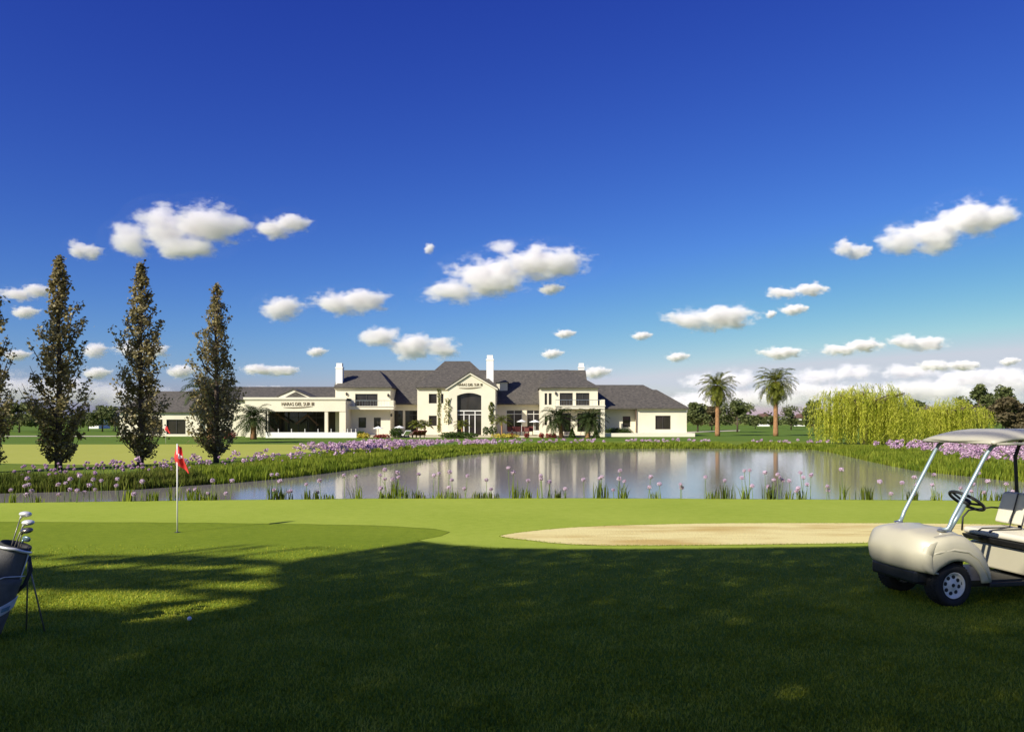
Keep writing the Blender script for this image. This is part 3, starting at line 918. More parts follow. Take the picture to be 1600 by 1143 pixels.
palm(1121, 681, 602, 2.8, 21, "tall date palm with a straight orange trunk, nearer the clubhouse right wing", group=g_, lo=-1.15, leaflet=0.65, wid=0.06, n=56, trunk_r=0.27, droop=1.7)
palm(1212, 681, 596, 3.1, 22, "tall date palm with a straight orange trunk, nearer the weeping willow", group=g_, lo=-1.15, leaflet=0.70, wid=0.06, n=60, trunk_r=0.28, droop=1.7)
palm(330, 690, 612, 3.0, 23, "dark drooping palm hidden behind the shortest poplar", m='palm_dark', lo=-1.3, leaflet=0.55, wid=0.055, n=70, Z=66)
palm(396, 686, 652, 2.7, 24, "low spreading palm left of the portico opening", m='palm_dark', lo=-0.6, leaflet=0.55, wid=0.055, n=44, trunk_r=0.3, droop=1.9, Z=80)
g_ = "low palms before the right two storey block"
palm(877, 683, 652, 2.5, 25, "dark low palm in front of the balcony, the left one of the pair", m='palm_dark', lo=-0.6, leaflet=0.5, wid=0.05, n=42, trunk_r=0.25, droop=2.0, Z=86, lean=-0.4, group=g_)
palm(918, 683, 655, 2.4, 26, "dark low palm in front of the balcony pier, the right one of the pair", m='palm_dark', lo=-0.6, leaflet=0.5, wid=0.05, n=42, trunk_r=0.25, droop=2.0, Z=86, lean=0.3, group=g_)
for (px, R, s, l) in ((652, 1.2, 31, "small pale fan palm by the parasols left of the entrance"), (664, 1.3, 32, "small arching palm against the wall left of the entrance"), (722, 1.2, 33, "small yellow green palm beside the entrance doors"), (784, 1.6, 34, "thin young palm in the shaded corner right of the entrance")):
    palm(px, 680, 664 if px < 780 else 658, R, s, l, "palm", "small palms on the terrace", n=18, trunk_r=0.09, m='palm', lo=-0.1, droop=2.0, leaflet=0.3, wid=0.04, Z=89)

def willow(px, py, py_top, halfw, seed, label):
    rng = np.random.default_rng(seed)
    b = G(px, py)
    k = b.y / F
    R, H = halfw * k, (py - py_top) * k
    t = empty("willow_tree", b)
    tag(t, label, "tree", None)
    mb = MB()
    mb.tube([(0, 0, 0), (0.1, 0, H * 0.3), (-0.05, 0.1, H * 0.5)], [0.32, 0.25, 0.2], 10)
    for i in range(11):
        az = i * 2.4
        r = R * rng.uniform(0.5, 0.85)
        mb.tube([(0, 0, H * 0.42), (math.cos(az) * r * 0.4, math.sin(az) * r * 0.4, H * 0.7), (math.cos(az) * r, math.sin(az) * r, H * rng.uniform(.72, .85))], [0.14, 0.09, 0.03], 6)
    mb.build("trunk", M['bark'], t, smooth=True)
    # drooping tresses from an uneven dome
    C, A = [], []
    lobes = [(rng.uniform(0, 6.28), rng.uniform(0.25, 0.8) * R, rng.uniform(0.30, 0.5) * R, rng.uniform(0.60, 1.0) * H) for _ in range(22)] + [(0, 0, R * 0.55, H)]
    for az, rr, lr, lh in lobes:
        cx_, cy_ = math.cos(az) * rr, math.sin(az) * rr * 0.75
        for s in range(54):
            a2, q = rng.uniform(0, 6.28), math.sqrt(rng.uniform(0, 1))
            x, y = cx_ + math.cos(a2) * q * lr, cy_ + math.sin(a2) * q * lr
            ztop = lh - (0.14 * H + 0.1 * lr) * q * q + rng.normal() * 0.08
            zl = max(0.12, ztop - H * rng.uniform(0.30, 0.95) * (0.5 + 0.5 * q))
            if rng.uniform() < 0.6 and math.hypot(x, y) > 0.55 * R: zl = rng.uniform(0.1, 0.9)
            n = int((ztop - zl) / 0.075) + 2
            zz = np.linspace(ztop, zl, n)
            out = np.minimum(1, (ztop - zz) / 0.5) * 0.22
            C.append(np.stack([x + math.cos(a2) * out + rng.normal(size=n) * 0.035, y + math.sin(a2) * out + rng.normal(size=n) * 0.035, zz], 1))
    C = np.concatenate(C)
    V, Q = leaves(C, 0.21, 0.05, rng, up=0.0, axis=np.array([0, 0, -1.0]), tilt=0.28)
    np_object("crown", V, Q, M['willow'], t)
    return t
willow(1352, 694, 598, 74, 41, "broad yellow green weeping willow trailing to the water edge")
willow(1480, 690, 620, 62, 43, "lower yellow green weeping willow behind the golf cart roof")

def broad_tree(px, Z, py_top, halfw, seed, label, m='broad', group="trees on the far side of the course", trunk=True, n=2600, squash=1.0, leaf=0.5):
    rng = np.random.default_rng(seed)
    b = Vector(((px - CX) / F * Z, Z, 0))
    H = CAMH + (HZ - py_top) / F * Z
    R = halfw / F * Z
    t = empty("broadleaf_tree", b)
    tag(t, label, "tree", group)
    mb = MB()
    mb.tube([(0, 0, 0), (0.05, 0, H * 0.3), (0, 0.1, H * 0.75)], [0.03 * H, 0.022 * H, 0.006 * H], 8)
    C = []
    nl = 24
    for i in range(nl):
        az, q, f = rng.uniform(0, 6.28), rng.uniform(0.15, 0.85), rng.uniform(0.22, 1.0)
        wz = math.sin(math.pi * min(1, 0.18 + f * 0.74)) ** 0.7
        c = np.array([math.cos(az) * q * R * wz, math.sin(az) * q * R * wz, H * (0.12 + f * 0.80)])
        lr = R * rng.uniform(0.2, 0.36)
        mb.tube([(0, 0, max(0.3, c[2] * 0.6)), tuple(c)], [0.008 * H, 0.003 * H], 5, cap=False)
        d = unit(rng.normal(size=(n // nl, 3))) * (rng.uniform(0, 1, (n // nl, 1)) ** 0.45)
        C.append(c + d * np.array([lr, lr, min(lr, H * 0.14)]))
    mb.build("trunk", M['bark'], t, smooth=True)
    C = np.concatenate(C)
    C = C[C[:, 2] > 0.15]
    V, Q = leaves(C, leaf, leaf * 0.7, rng)
    np_object("crown", V, Q, M[m], t)
    return t
bt = broad_tree
bt(30, 120, 628, 40, 51, "rounded dark tree at the far left edge behind the poplars")
bt(-8, 132, 634, 34, 52, "small dark tree beyond the rounded one at far left")
bt(75, 140, 640, 30, 53, "low dark tree seen behind the base of the tallest poplar")
bt(160, 128, 632, 30, 54, "loose grey green tree left of the clubhouse end wall", leaf=0.4, n=1500)
bt(138, 135, 645, 22, 55, "low bushy tree beside the loose grey green one", leaf=0.4)
bt(180, 130, 637, 16, 56, "slim tree touching the clubhouse left end", leaf=0.4, n=1300)
bt(1090, 128, 627, 24, 57, "dark tree just past the clubhouse right end")
bt(1152, 125, 624, 34, 58, "spreading dark tree between the two tall palms", n=2200, leaf=0.42)
bt(1112, 145, 634, 24, 59, "dim brown tree behind the left tall palm", 'broad_brown')
bt(1236, 150, 634, 22, 60, "small sparse tree right of the right tall palm", n=900, leaf=0.4)
bt(1272, 118, 628, 22, 61, "dark tree at the left flank of the broad willow")
bt(1432, 110, 622, 28, 62, "dark tree between the two willows", )
bt(1530, 90, 599, 36, 63, "tall dark green tree with a pointed top behind the lower willow", leaf=0.4)
bt(1572, 92, 598, 30, 64, "tall dark green tree near the right edge, slimmer of the pair", leaf=0.4)
bt(1580, 80, 622, 50, 65, "wide brownish tree at the right edge behind the cart roof", 'broad_brown', leaf=0.4, n=3600)
bt(1630, 84, 610, 40, 66, "dark tree cut off by the right edge", leaf=0.4)
for i, (px, Z, top, hw) in enumerate(((1205, 190, 650, 22), (1245, 200, 652, 20), (1180, 170, 648, 16))):
    bt(px, Z, top, hw, 70 + i, ["low round tree far off behind the right tall palm", "low round tree far off beside the distant houses", "low round tree far off between the two tall palms"][i], n=1200, leaf=0.6)

# far wood along the skyline, one mass
rng = np.random.default_rng(88)
parts = []
for i in range(170):
    x = -260 + 520 * i / 169 + rng.normal() * 2
    h = rng.uniform(3.0, 5.5)
    d = unit(rng.normal(size=(90, 3))) * (rng.uniform(0, 1, (90, 1)) ** 0.4)
    C = np.array([x, 268 + rng.uniform(-8, 8), h * 0.5]) + d * np.array([3.2, 3.2, h * 0.5])
    parts.append(leaves(C, 1.2, 0.9, rng))
V, Q = merge(parts)
tag(np_object("far_wood", V, Q, M['broad'], None), "dark far wood along the skyline", None, None, "stuff")

# shrubs on the terrace
def shrub(px, py, halfw, h_px, seed, label, m='shrub', Z=88.0, n=700, cone=False, group="shrubs along the clubhouse terrace", cat="shrub", name="shrub", depth=None, leaf=0.17):
    rng = np.random.default_rng(seed)
    k = Z / F
    b = Vector(((px - CX) * k, Z, 0.0))
    R, H = halfw * k, h_px * k
    d = unit(rng.normal(size=(n, 3))) * (rng.uniform(0, 1, (n, 1)) ** 0.35)
    C = d * np.array([R, depth or min(R, 1.2), H * 0.55]) + np.array([0, 0, H * 0.5])
    if cone:
        f = rng.uniform(0, 1, n) ** 1.3
        a = rng.uniform(0, 6.28, n); q = np.sqrt(rng.uniform(0.2, 1, n))
        C = np.stack([np.cos(a) * q * R * (1 - f), np.sin(a) * q * R * (1 - f), H * f], 1)
    C[:, 2] += rng.normal(size=n) * 0.06
    C = C[C[:, 2] > 0.03]
    V, Q = leaves(C, leaf, leaf * 0.75, rng)
    o = np_object(name, V, Q, m if not isinstance(m, str) else M[m], None)
    o.location = b + Vector((0, 0, 0.2 if 88 < Z < 96 and 560 < px < 930 else 0))
    return tag(o, label, cat, group)
shrub(619, 678, 11, 15, 1, "rounded dark green bush below the left parasols", Z=87)
shrub(716, 684, 32, 9, 2, "long low dark green hedge before the entrance", Z=85.5, name="hedge", cat="hedge", n=1800)
shrub(965, 672, 22, 13, 3, "clipped green hedge along the right wing foot", Z=93.2, name="hedge", cat="hedge", n=1500, depth=0.5)
shrub(894, 682, 7, 17, 4, "small cone shaped shrub before the left balcony opening", Z=85, cone=True, n=600)
shrub(931, 682, 7, 16, 5, "small cone shaped shrub before the right balcony pier", Z=85, cone=True, n=600)
shrub(759, 672, 5, 13, 6, "small round potted bush right of the entrance doors, left one", Z=90, n=300)
shrub(770, 672, 7, 15, 7, "yellow green potted bush right of the entrance doors, right one", Z=90, n=400)
shrub(568, 681, 11, 7, 8, "low bed of yellow flowers right of the terrace wall", 'yellow_bloom', Z=85.5, name="flower_bed", cat="flower bed", n=500)
shrub(562, 676, 9, 9, 9, "dark low bush behind the yellow flower bed", Z=88)
shrub(358, 680, 13, 11, 10, "low red bush put in for a small reddish machine at the foot of the shortest poplar", 'red_bloom', Z=84, n=500)  # red bush in place of a small reddish machine
shrub(596, 681, 14, 5, 11, "low reddish flower bed under the left parasols", 'red_bloom', Z=86, name="flower_bed", cat="flower bed", n=500)
shrub(790, 681, 24, 6, 12, "yellow flower bed under the red chairs", 'yellow_bloom', Z=86, name="flower_bed", cat="flower bed", n=900)
for i, (px, w) in enumerate(((800, 4), (823, 4), (846, 4), (858, 6), (866, 4))):
    shrub(px, 681, w, 7, 20 + i, ["low red flower clump nearest the entrance", "low red flower clump under the first right parasol", "small red flower clump left of the widest red one", "widest low red flower clump left of the balcony palms", "small red flower clump touching the balcony palms"][i], 'red_bloom', Z=85.5, name="flower_clump", cat="flowers", n=200)

def vine(px0, px1, py0, py1, Y, seed, label):
    rng = np.random.default_rng(seed)
    n = 420
    u, v = rng.uniform(0, 1, n), rng.uniform(0, 1, n)
    x = px0 + (px1 - px0) * (0.5 + (u - 0.5) * (0.35 + 0.65 * np.abs(np.sin(v * 7 + seed))))
    yv = py0 + (py1 - py0) * v
    C = np.stack([(x - CX) / F * Y, np.full(n, Y - 0.09) + rng.normal(size=n) * 0.03, CAMH - (yv - HZ) / F * Y], 1)
    V, Q = leaves(C, 0.16, 0.12, rng)
    return tag(np_object("climbing_vine", V, Q, M['palm'], None), label, "vine", "vines on the entrance walls")
vine(683, 689, 604, 674, YD, 1, "thin green vine climbing the wall left of the entrance gable")
vine(693, 706, 622, 662, YG, 2, "sparse vine on the left pier of the entrance gable")
vine(763, 773, 628, 662, YG, 3, "dense green vine on the right pier of the entrance gable")

# ------------------------------------------------------------------ parasols and seats on the terrace
def parasol(px, pyc, w_px, Z, label):
    b = Vector(((px - CX) / F * Z, Z, 0.2))
    zc = CAMH - (pyc - HZ) / F * Z
    R = w_px / 2 / F * Z
    t = empty("parasol", b)
    tag(t, label, "parasol", "white parasols on the terrace")
    MB().tube([(0, 0, 0), (0, 0, zc - 0.2 + 0.2)], 0.03, 8).build("pole", M['white_frame'], t)
    mb = MB()
    n = 8
    h = zc - 0.2
    V = [(0, 0, h + 0.17)] + [(R * math.cos(i * 2 * math.pi / n), R * math.sin(i * 2 * math.pi / n), h - 0.06) for i in range(n)] + [(0, 0, h + 0.13)] + [(R * math.cos(i * 2 * math.pi / n), R * math.sin(i * 2 * math.pi / n), h - 0.10) for i in range(n)]
    Fc = []
    for i in range(n):
        j = (i + 1) % n
        Fc += [(0, 1 + i, 1 + j), (n + 1, n + 2 + j, n + 2 + i), (1 + i, n + 2 + i, n + 2 + j, 1 + j)]
    mb.add(V, Fc).build("canopy", M['white_cloth'], t)
    MB().lathe([(0.25, 0), (0.25, 0.06), (0.05, 0.09)], 12).build("base", M['dark_metal'], t)
parasol(591, 668, 17, 89, "small white parasol farthest left, before the two storey block")
parasol(624, 667, 18, 89, "white parasol above the rounded dark bush")
parasol(656, 666.5, 19, 89.5, "white parasol by the small palms left of the entrance")
parasol(815, 657.5, 15, 89.5, "white parasol above the red chairs, left one")
parasol(836, 658, 18, 89, "white parasol above the red chairs, right one")

def lounger(px, Z, m, label, group):
    t = empty("sun_lounger", (((px - CX) / F * Z), Z, 0.0 if Z < 88 else 0.2), math.radians(-60))
    tag(t, label, "sun lounger", group)
    MB().box(-0.9, 0.3, -0.3, 0.3, 0.3, 0.38).build("seat", m, t)
    MB().add([(0.3, -0.3, 0.3), (0.95, -0.3, 0.75), (0.95, 0.3, 0.75), (0.3, 0.3, 0.3), (0.3, -0.3, 0.38), (0.92, -0.3, 0.83), (0.92, 0.3, 0.83), (0.3, 0.3, 0.38)],
             [(0, 3, 2, 1), (4, 5, 6, 7), (0, 1, 5, 4), (2, 3, 7, 6), (1, 2, 6, 5)]).build("backrest", m, t)
    for sx in (-0.8, 0.25):
        for sy in (-0.26, 0.26):
            MB().box(sx - 0.03, sx + 0.03, sy - 0.03, sy + 0.03, 0, 0.3).build("leg", M['dark_metal'], t)
lounger(633, 86.5, M['white_cloth'], "white sun lounger before the recessed left bay", "loungers before the terrace")
for px in (646, 652, 658): lounger(px, 86.5, M['red_cloth'], "red sun lounger in the row left of the entrance", "red loungers before the terrace")

def chair(px, Z, label):
    t = empty("terrace_chair", ((px - CX) / F * Z, Z, 0.2), math.radians(random.Random(px).uniform(-25, 25)))
    tag(t, label, "chair", "red chairs on the right terrace")
    MB().box(-0.24, 0.24, -0.24, 0.24, 0.43, 0.48).build("seat", M['red_cloth'], t)
    MB().box(-0.24, 0.24, 0.2, 0.24, 0.48, 1.0).build("backrest", M['red_cloth'], t)
    for sx in (-0.21, 0.21):
        for sy in (-0.21, 0.21):
            MB().box(sx - 0.02, sx + 0.02, sy - 0.02, sy + 0.02, 0, 0.43).build("leg", M['dark_metal'], t)
for i, px in enumerate((797, 803.5, 810, 816.5, 823, 829.5)):
    chair(px, 89.5 + (i % 2) * 0.9, "red chair in the row under the right hand parasols")

# distant houses
def small_house(px, Z, wpx, h, label):
    k = Z / F
    b = Vector(((px - CX) * k, Z, 0))
    w = wpx * k
    t = empty("distant_house", b)
    tag(t, label, "house", "small houses far across the course")
    MB().box(-w / 2, w / 2, 0, 5, 0, h).build("wall", M['chimney'], t)
    MB().prism_y([(-w / 2 - 0.3, h), (w / 2 + 0.3, h), (0, h + 1.3)], -0.3, 5.3).build("roof", M['timber'], t)
    MB().box(-w * 0.25, -w * 0.05, -0.04, 0.02, 0.9, 2.0).build("window", M['glass'], t)
small_house(1197, 230, 11, 2.4, "tiny white house far off between the two tall palms")
small_house(1256, 235, 13, 2.4, "tiny white house far off left of the broad willow")
small_house(146, 175, 16, 2.2, "tiny pale house far off between the two left poplars")

# ------------------------------------------------------------------ reeds and alliums round the pond
def along(px_pts, n, rng):
    """n random points along a line of photo pixels, on the ground"""
    P = np.array([G(x, y)[:2] for x, y in px_pts])
    seg = np.linalg.norm(np.diff(P, axis=0), axis=1)
    cum = np.concatenate([[0], np.cumsum(seg)])
    s = rng.uniform(0, cum[-1], n)
    i = np.clip(np.searchsorted(cum, s) - 1, 0, len(seg) - 1)
    t = ((s - cum[i]) / seg[i])[:, None]
    d = (P[i + 1] - P[i]) / seg[i][:, None]
    return P[i] * (1 - t) + P[i + 1] * t, np.stack([-d[:, 1], d[:, 0]], 1)

def blades(base, h, w, rng, lean=0.3):
    """tapering grass blades of two bent segments"""
    n = len(base)
    az = rng.uniform(0, 2 * math.pi, n)
    d = np.stack([np.cos(az), np.sin(az), np.zeros(n)], 1)
    s = np.stack([-np.sin(az), np.cos(az), np.zeros(n)], 1)
    hh = (h * rng.uniform(0.55, 1.2, n))[:, None]
    ww = (w * rng.uniform(0.7, 1.3, n))[:, None]
    ln = (lean * rng.uniform(0.1, 1.3, n))[:, None] * hh
    B = base
    up = np.array([0, 0, 1.0])
    m = B + up * hh * 0.6 + d * ln * 0.35
    tip = B + up * hh + d * ln
    V = np.stack([B - s * ww / 2, B + s * ww / 2, m + s * ww * 0.35, m - s * ww * 0.35, tip], 1).reshape(-1, 3)
    k = 5 * np.arange(n)[:, None]
    Q = np.concatenate([k + np.array([[0, 1, 2, 3]]), k + np.array([[3, 2, 4, 4]])], 0)
    return V, Q

def blade_object(name, V, Q, m):
    # quads and tip triangles
    me = bpy.data.meshes.new(name)
    n = len(Q) // 2
    quads, tris = Q[:n], Q[n:, :3]
    idx = np.concatenate([quads.ravel(), tris.ravel()]).astype(np.int32)
    st = np.concatenate([np.arange(n) * 4, 4 * n + np.arange(n) * 3]).astype(np.int32)
    me.vertices.add(len(V)); me.vertices.foreach_set("co", V.astype(np.float32).ravel())
    me.loops.add(len(idx)); me.loops.foreach_set("vertex_index", idx)
    me.polygons.add(2 * n); me.polygons.foreach_set("loop_start", st)
    me.update(calc_edges=True)
    me.materials.append(m)
    return link(bpy.data.objects.new(name, me))

def join_blades(lst):
    Vs, q, t, k = [], [], [], 0
    for V, Q in lst:
        n = len(Q) // 2
        Vs.append(V); q.append(Q[:n] + k); t.append(Q[n:] + k); k += len(V)
    return np.concatenate(Vs), np.concatenate(q + t)

rng = np.random.default_rng(101)
def bank(px_pts, depth, n, h, w, lean=0.3, z=-0.06):
    P, nr = along(px_pts, n, rng)
    off = rng.uniform(-0.15, 1.0, n)[:, None] * depth
    P = P + nr * off
    B = np.concatenate([P, np.full((n, 1), z)], 1)
    B[:, 2] = np.where(off[:, 0] < 0.1, -0.15, 0.0)
    hs = h * (0.55 + 0.6 * np.array([mnoise.noise((p[0] * 0.5, p[1] * 0.5, 0)) * 0.5 + 0.5 for p in P]))
    return blades(B, hs, w, rng, lean)
# far bank, given right to left so that the normal points away from the water
fe = [(x, y) for x, y in far_edge if -300 <= x <= 1900]
def part_of(xa, xb):
    return [(x, y) for x, y in fe if xa <= x <= xb][::-1]
left = part_of(-250, 330); mid = part_of(320, 660); cen_ = part_of(650, 1290); right = part_of(1280, 1900)
V, Q = join_blades([bank(left, 2.0, 15000, 0.40, 0.03), bank(left, 1.0, 5000, 0.34, 0.03)])
tag(blade_object("dark_reed_grass", V, Q, M['reed_dark']), "dark reed grass on the left far bank", None, None, "stuff")
V, Q = join_blades([bank(mid, 3.4, 20000, 0.40, 0.04), bank(cen_, 6.0, 30000, 0.28, 0.07, 0.6), bank(right, 3.6, 26000, 0.38, 0.04, 0.5)])
tag(blade_object("reed_grass", V, Q, M['reed']), "yellow green reed grass along the far bank", None, None, "stuff")

# grass tufts on the near shore
tufts = [(20, 22, 0), (60, 14, 0), (205, 26, 1), (240, 20, 1), (272, 34, 0), (305, 24, 1), (330, 18, 1), (428, 24, 2), (440, 20, 2), (487, 18, 2), (509, 10, 1), (560, 22, 0), (600, 14, 1), (618, 34, 1), (632, 20, 0), (654, 15, 2), (684, 12, 0), (703, 16, 1), (749, 14, 2), (768, 12, 2),
         (805, 30, 0), (822, 20, 1), (869, 16, 2), (940, 30, 2), (972, 26, 0), (1024, 14, 0), (1108, 16, 0), (1132, 26, 2), (1166, 26, 0), (1202, 28, 2), (1230, 18, 0), (1252, 22, 0), (1320, 30, 0), (1354, 24, 2), (1424, 20, 2), (1460, 20, 0), (1535, 24, 0), (1563, 16, 2), (1580, 26, 2)]
def near_Y(px):
    ys = [(x, y) for x, y in near_edge]
    py = np.interp(px, [a[0] for a in ys], [a[1] for a in ys])
    return F * CAMH / (py - HZ), py
TUFT_M = [M['reed'], M['reed'], M['reed_dark']]
for i, (px, hp, kind) in enumerate(tufts):
    Y, py = near_Y(px)
    k = Y / F
    x = (px - CX) * k
    n = 34 if kind != 0 else 20
    sp = 0.07 if kind == 0 else 0.11
    B = np.stack([rng.normal(size=n) * sp, rng.normal(size=n) * 0.05, np.zeros(n) - 0.02], 1)
    V, Q = blades(B, hp * k * 0.92, 0.026 if kind == 0 else 0.032, rng, 0.55 if kind == 0 else 0.35)
    o = blade_object("grass_tuft", V, Q, TUFT_M[kind])
    o.location = (x, Y - 0.04, 0.0)
    tag(o, ["thin tall grass blades at the near pond edge", "leafy green grass tuft at the near pond edge", "dark low grass tuft at the near pond edge"][kind], "grass tuft", ["tall blades on the near shore", "leafy tufts on the near shore", "dark tufts on the near shore"][kind])

# alliums with round purple heads
def allium(name, seed, r, n_f=150):
    rr = np.random.default_rng(seed)
    d = unit(rr.normal(size=(n_f, 3)))
    C = d * np.array([r, r, r * 0.86]) * rr.uniform(0.72, 1.0, (n_f, 1))
    V, Q = leaves(C, r * 0.62, r * 0.45, rr)
    core = MB().ball((0, 0, 0), (r * 0.8, r * 0.8, r * 0.7), 1)
    cv = np.array(core.V); cf = np.array(core.F)
    cq = np.concatenate([cf, cf[:, 2:3]], 1)
    return V, Q, cv, core.F
def head_mesh(seed, r, m):
    V, Q, cv, cf = allium("head", seed, r)
    mb = MB().add(V, Q.tolist()).add(cv, cf)
    me = bpy.data.meshes.new("flower_head")
    me.from_pydata(mb.V, [], mb.F); me.update(); me.materials.append(m)
    return me
heads = [head_mesh(s, 0.053, M['purple']) for s in range(4)]
bank_heads = [head_mesh(s + 9, 0.064, M['purple_bank']) for s in range(4)]
def stem_mesh(h, bend, r=0.007):
    mb = MB().tube([(-bend * h, 0, 0), (-bend * h * 0.35, 0, h * 0.55), (0, 0, h)], [r * 1.3, r, r * 0.8], 5)
    me = bpy.data.meshes.new("stem"); me.from_pydata(mb.V, [], mb.F); me.update(); me.materials.append(M['stem'])
    return me
A = [(320 + x / 2.963, 660 + y / 2.963) for x, y in ((36, 268), (127, 268), (310, 240), (335, 240), (348, 270), (321, 310), (398, 316), (388, 320), (15, 327), (97, 327), (470, 285), (531, 268), (522, 322), (644, 243), (700, 247), (833, 218), (812, 243), (835, 260), (815, 303), (892, 230), (897, 252), (870, 262), (991, 238), (1062, 243), (1084, 236), (1134, 228), (1143, 265), (1130, 300), (1203, 305), (1216, 245), (1304, 265), (1325, 308), (1405, 210), (1428, 230), (1497, 268), (1556, 245), (1556, 260), (1594, 275))]
A += [(740 + x / 2.667, 660 + y / 2.667) for x, y in ((280, 222), (282, 235), (316, 246), (382, 275), (458, 237), (525, 232), (534, 226), (610, 200), (606, 233), (628, 244), (582, 280), (738, 226), (733, 269), (774, 255), (863, 257), (867, 270), (966, 226), (1046, 241), (1118, 229), (1128, 200), (1150, 198), (1160, 263), (1214, 207), (1251, 239), (1268, 216), (1275, 228), (1288, 240), (1228, 266), (1315, 242), (1362, 208), (1374, 228), (1406, 218), (1390, 257), (1353, 273), (1345, 285), (1475, 265), (1478, 282), (1533, 195))]
A += [(1340 + x / 6.154, 660 + y / 6.157) for x, y in ((213, 567), (428, 578), (545, 525), (565, 600), (735, 500), (720, 597), (320, 683), (543, 683), (1165, 485), (1107, 590), (1250, 562), (1095, 660), (1215, 672), (1430, 588), (1495, 663), (990, 630))]
A += [(x / 3.4625, 680 + y / 3.4625) for x, y in ((58, 295), (135, 272), (155, 266), (172, 300), (145, 320), (148, 232), (315, 265), (380, 235), (355, 257), (378, 293), (418, 298), (455, 307), (483, 268), (505, 237), (548, 243), (318, 320), (630, 270), (635, 235), (725, 315), (770, 248), (515, 293), (432, 217), (1020, 297), (1055, 292))]
rr = random.Random(5)
def flower(px, py, Y, hm, label, group, sc=1.0, r=0.007, z0=0.0):
    z = CAMH - (py - HZ) / F * Y
    t = empty("allium_flower", ((px - CX) / F * Y, Y, z0))
    h = max(0.10, z - z0)
    tag(t, label, "flower", group)
    link(bpy.data.objects.new("stem", stem_mesh(h, rr.uniform(-.12, .12), r)), t)
    hd = link(bpy.data.objects.new("flower_head", hm), t)
    hd.location = (0, 0, h); hd.rotation_euler = (rr.uniform(-.4, .4), rr.uniform(-.4, .4), rr.uniform(0, 6)); hd.scale = (sc,) * 3
    return t
for px, py in A:
    Y, _ = near_Y(px)
    flower(px, py, Y - rr.uniform(0.0, 0.25), rr.choice(heads), "round purple allium flower rising over the near pond edge", "purple alliums along the near shore", rr.uniform(0.85, 1.15))

# far bank: the nearest ones as flowers of their own, the rest as one mass
def bank_flowers(px_pts, n, dmin, dmax, hmin, hmax):
    P, nr = along(px_pts, n, rng)
    P = P + nr * rng.uniform(dmin, dmax, n)[:, None]
    return [(p[0], p[1], rng.uniform(hmin, hmax)) for p in P]
spots_l = bank_flowers(part_of(-100, 330), 85, 0.4, 3.6, 0.30, 0.60) + bank_flowers(part_of(320, 660), 90, 1.0, 4.5, 0.32, 0.60)
spots_r = bank_flowers(part_of(1440, 1720), 85, 1.2, 5.5, 0.38, 0.62)
mass = bank_flowers(part_of(320, 660), 40, 2.0, 5.0, 0.35, 0.6) + bank_flowers(part_of(625, 760), 300, 2.6, 7.5, 0.35, 0.65) + bank_flowers(part_of(720, 862), 110, 3.0, 8.0, 0.3, 0.5) + bank_flowers(part_of(850, 1290), 90, 4.5, 8.5, 0.2, 0.4) + bank_flowers(part_of(1300, 1470), 400, 2.0, 8.5, 0.40, 0.75) + bank_flowers(part_of(1400, 1720), 90, 2.0, 7, 0.40, 0.65)
for lst, lab, grp in ((spots_l, "pinkish allium flower standing in the reeds of the left far bank", "alliums on the left far bank"), (spots_r, "pinkish allium flower on the grassy right bank behind the golf cart", "alliums on the right bank")):
    stems = [stem_mesh(1.0, b, 0.010) for b in (-.1, -.03, .05, .12)]
    for x, y, h in lst:
        t = empty("allium_flower", (x, y, 0)); tag(t, lab, "flower", grp)
        s = link(bpy.data.objects.new("stem", rr.choice(stems)), t); s.scale = (1, 1, h)
        hd = link(bpy.data.objects.new("flower_head", rr.choice(bank_heads)), t)
        hd.location = (0, 0, h); hd.rotation_euler = (0, 0, rr.uniform(0, 6)); hd.scale = (rr.uniform(0.8, 1.1) * (0.75 if y < 45 else 1.0),) * 3
parts = []
for x, y, h in mass:
    d = unit(rng.normal(size=(26, 3)))
    C = np.array([x, y, h]) + d * np.array([0.10, 0.10, 0.08])
    parts.append(leaves(C, 0.10, 0.08, rng))
V, Q = merge(parts)
tag(np_object("allium_drift", V, Q, M['purple_bank']), "dense purple drift of alliums on the far banks", None, None, "stuff")

# short turf blades over the shaded rough in front
n = 260000
u = rng.uniform(0, 1, n)
Yb = 4.6 * (12.6 / 4.6) ** u
X = rng.uniform(-0.70, 0.70, n) * Yb
pyb = HZ + F * CAMH / Yb
pxb = CX + X / Yb * F
edge = np.interp(pxb, [a for a, b in front[7:]], [b for a, b in front[7:]])
edge = np.where(pxb < 655, 846, edge)
keep = (pyb > edge + 1.0) & (rng.uniform(0, 1, n) < np.clip((13.0 - Yb) / 5.0, 0, 1))
B = np.stack([X, Yb, np.full(n, 0.006)], 1)[keep]
V, Q = blades(B, np.full(len(B), 0.026), 0.008, rng, 0.9)
tag(blade_object("turf_blades", V, Q, M['turf_blade']), "short green turf in the foreground", None, None, "stuff")

# grass fringe overhanging the bunker's edge
lp = resample([Vector((p.x, p.y, 0)) for p in bunker_loop], 0.02)
bc = sum(lp, Vector()) / len(lp)
E = []
for p in lp:
    d = (p - bc); d = Vector((d.x * 0.1, d.y, 0)).normalized()
    for q in range(3):
        E.append((p.x + d.x * rng.uniform(-0.05, 0.04), p.y + d.y * rng.uniform(-0.05, 0.04) * (1 + mnoise.noise(p * 4)), 0.008))
E = np.array(E)
V, Q = blades(E, np.full(len(E), 0.020), 0.010, rng, 1.2)
tag(blade_object("bunker_edge_grass", V, Q, M['edge_blade']), "longer grass fringing the sand bunker", None, None, "stuff")

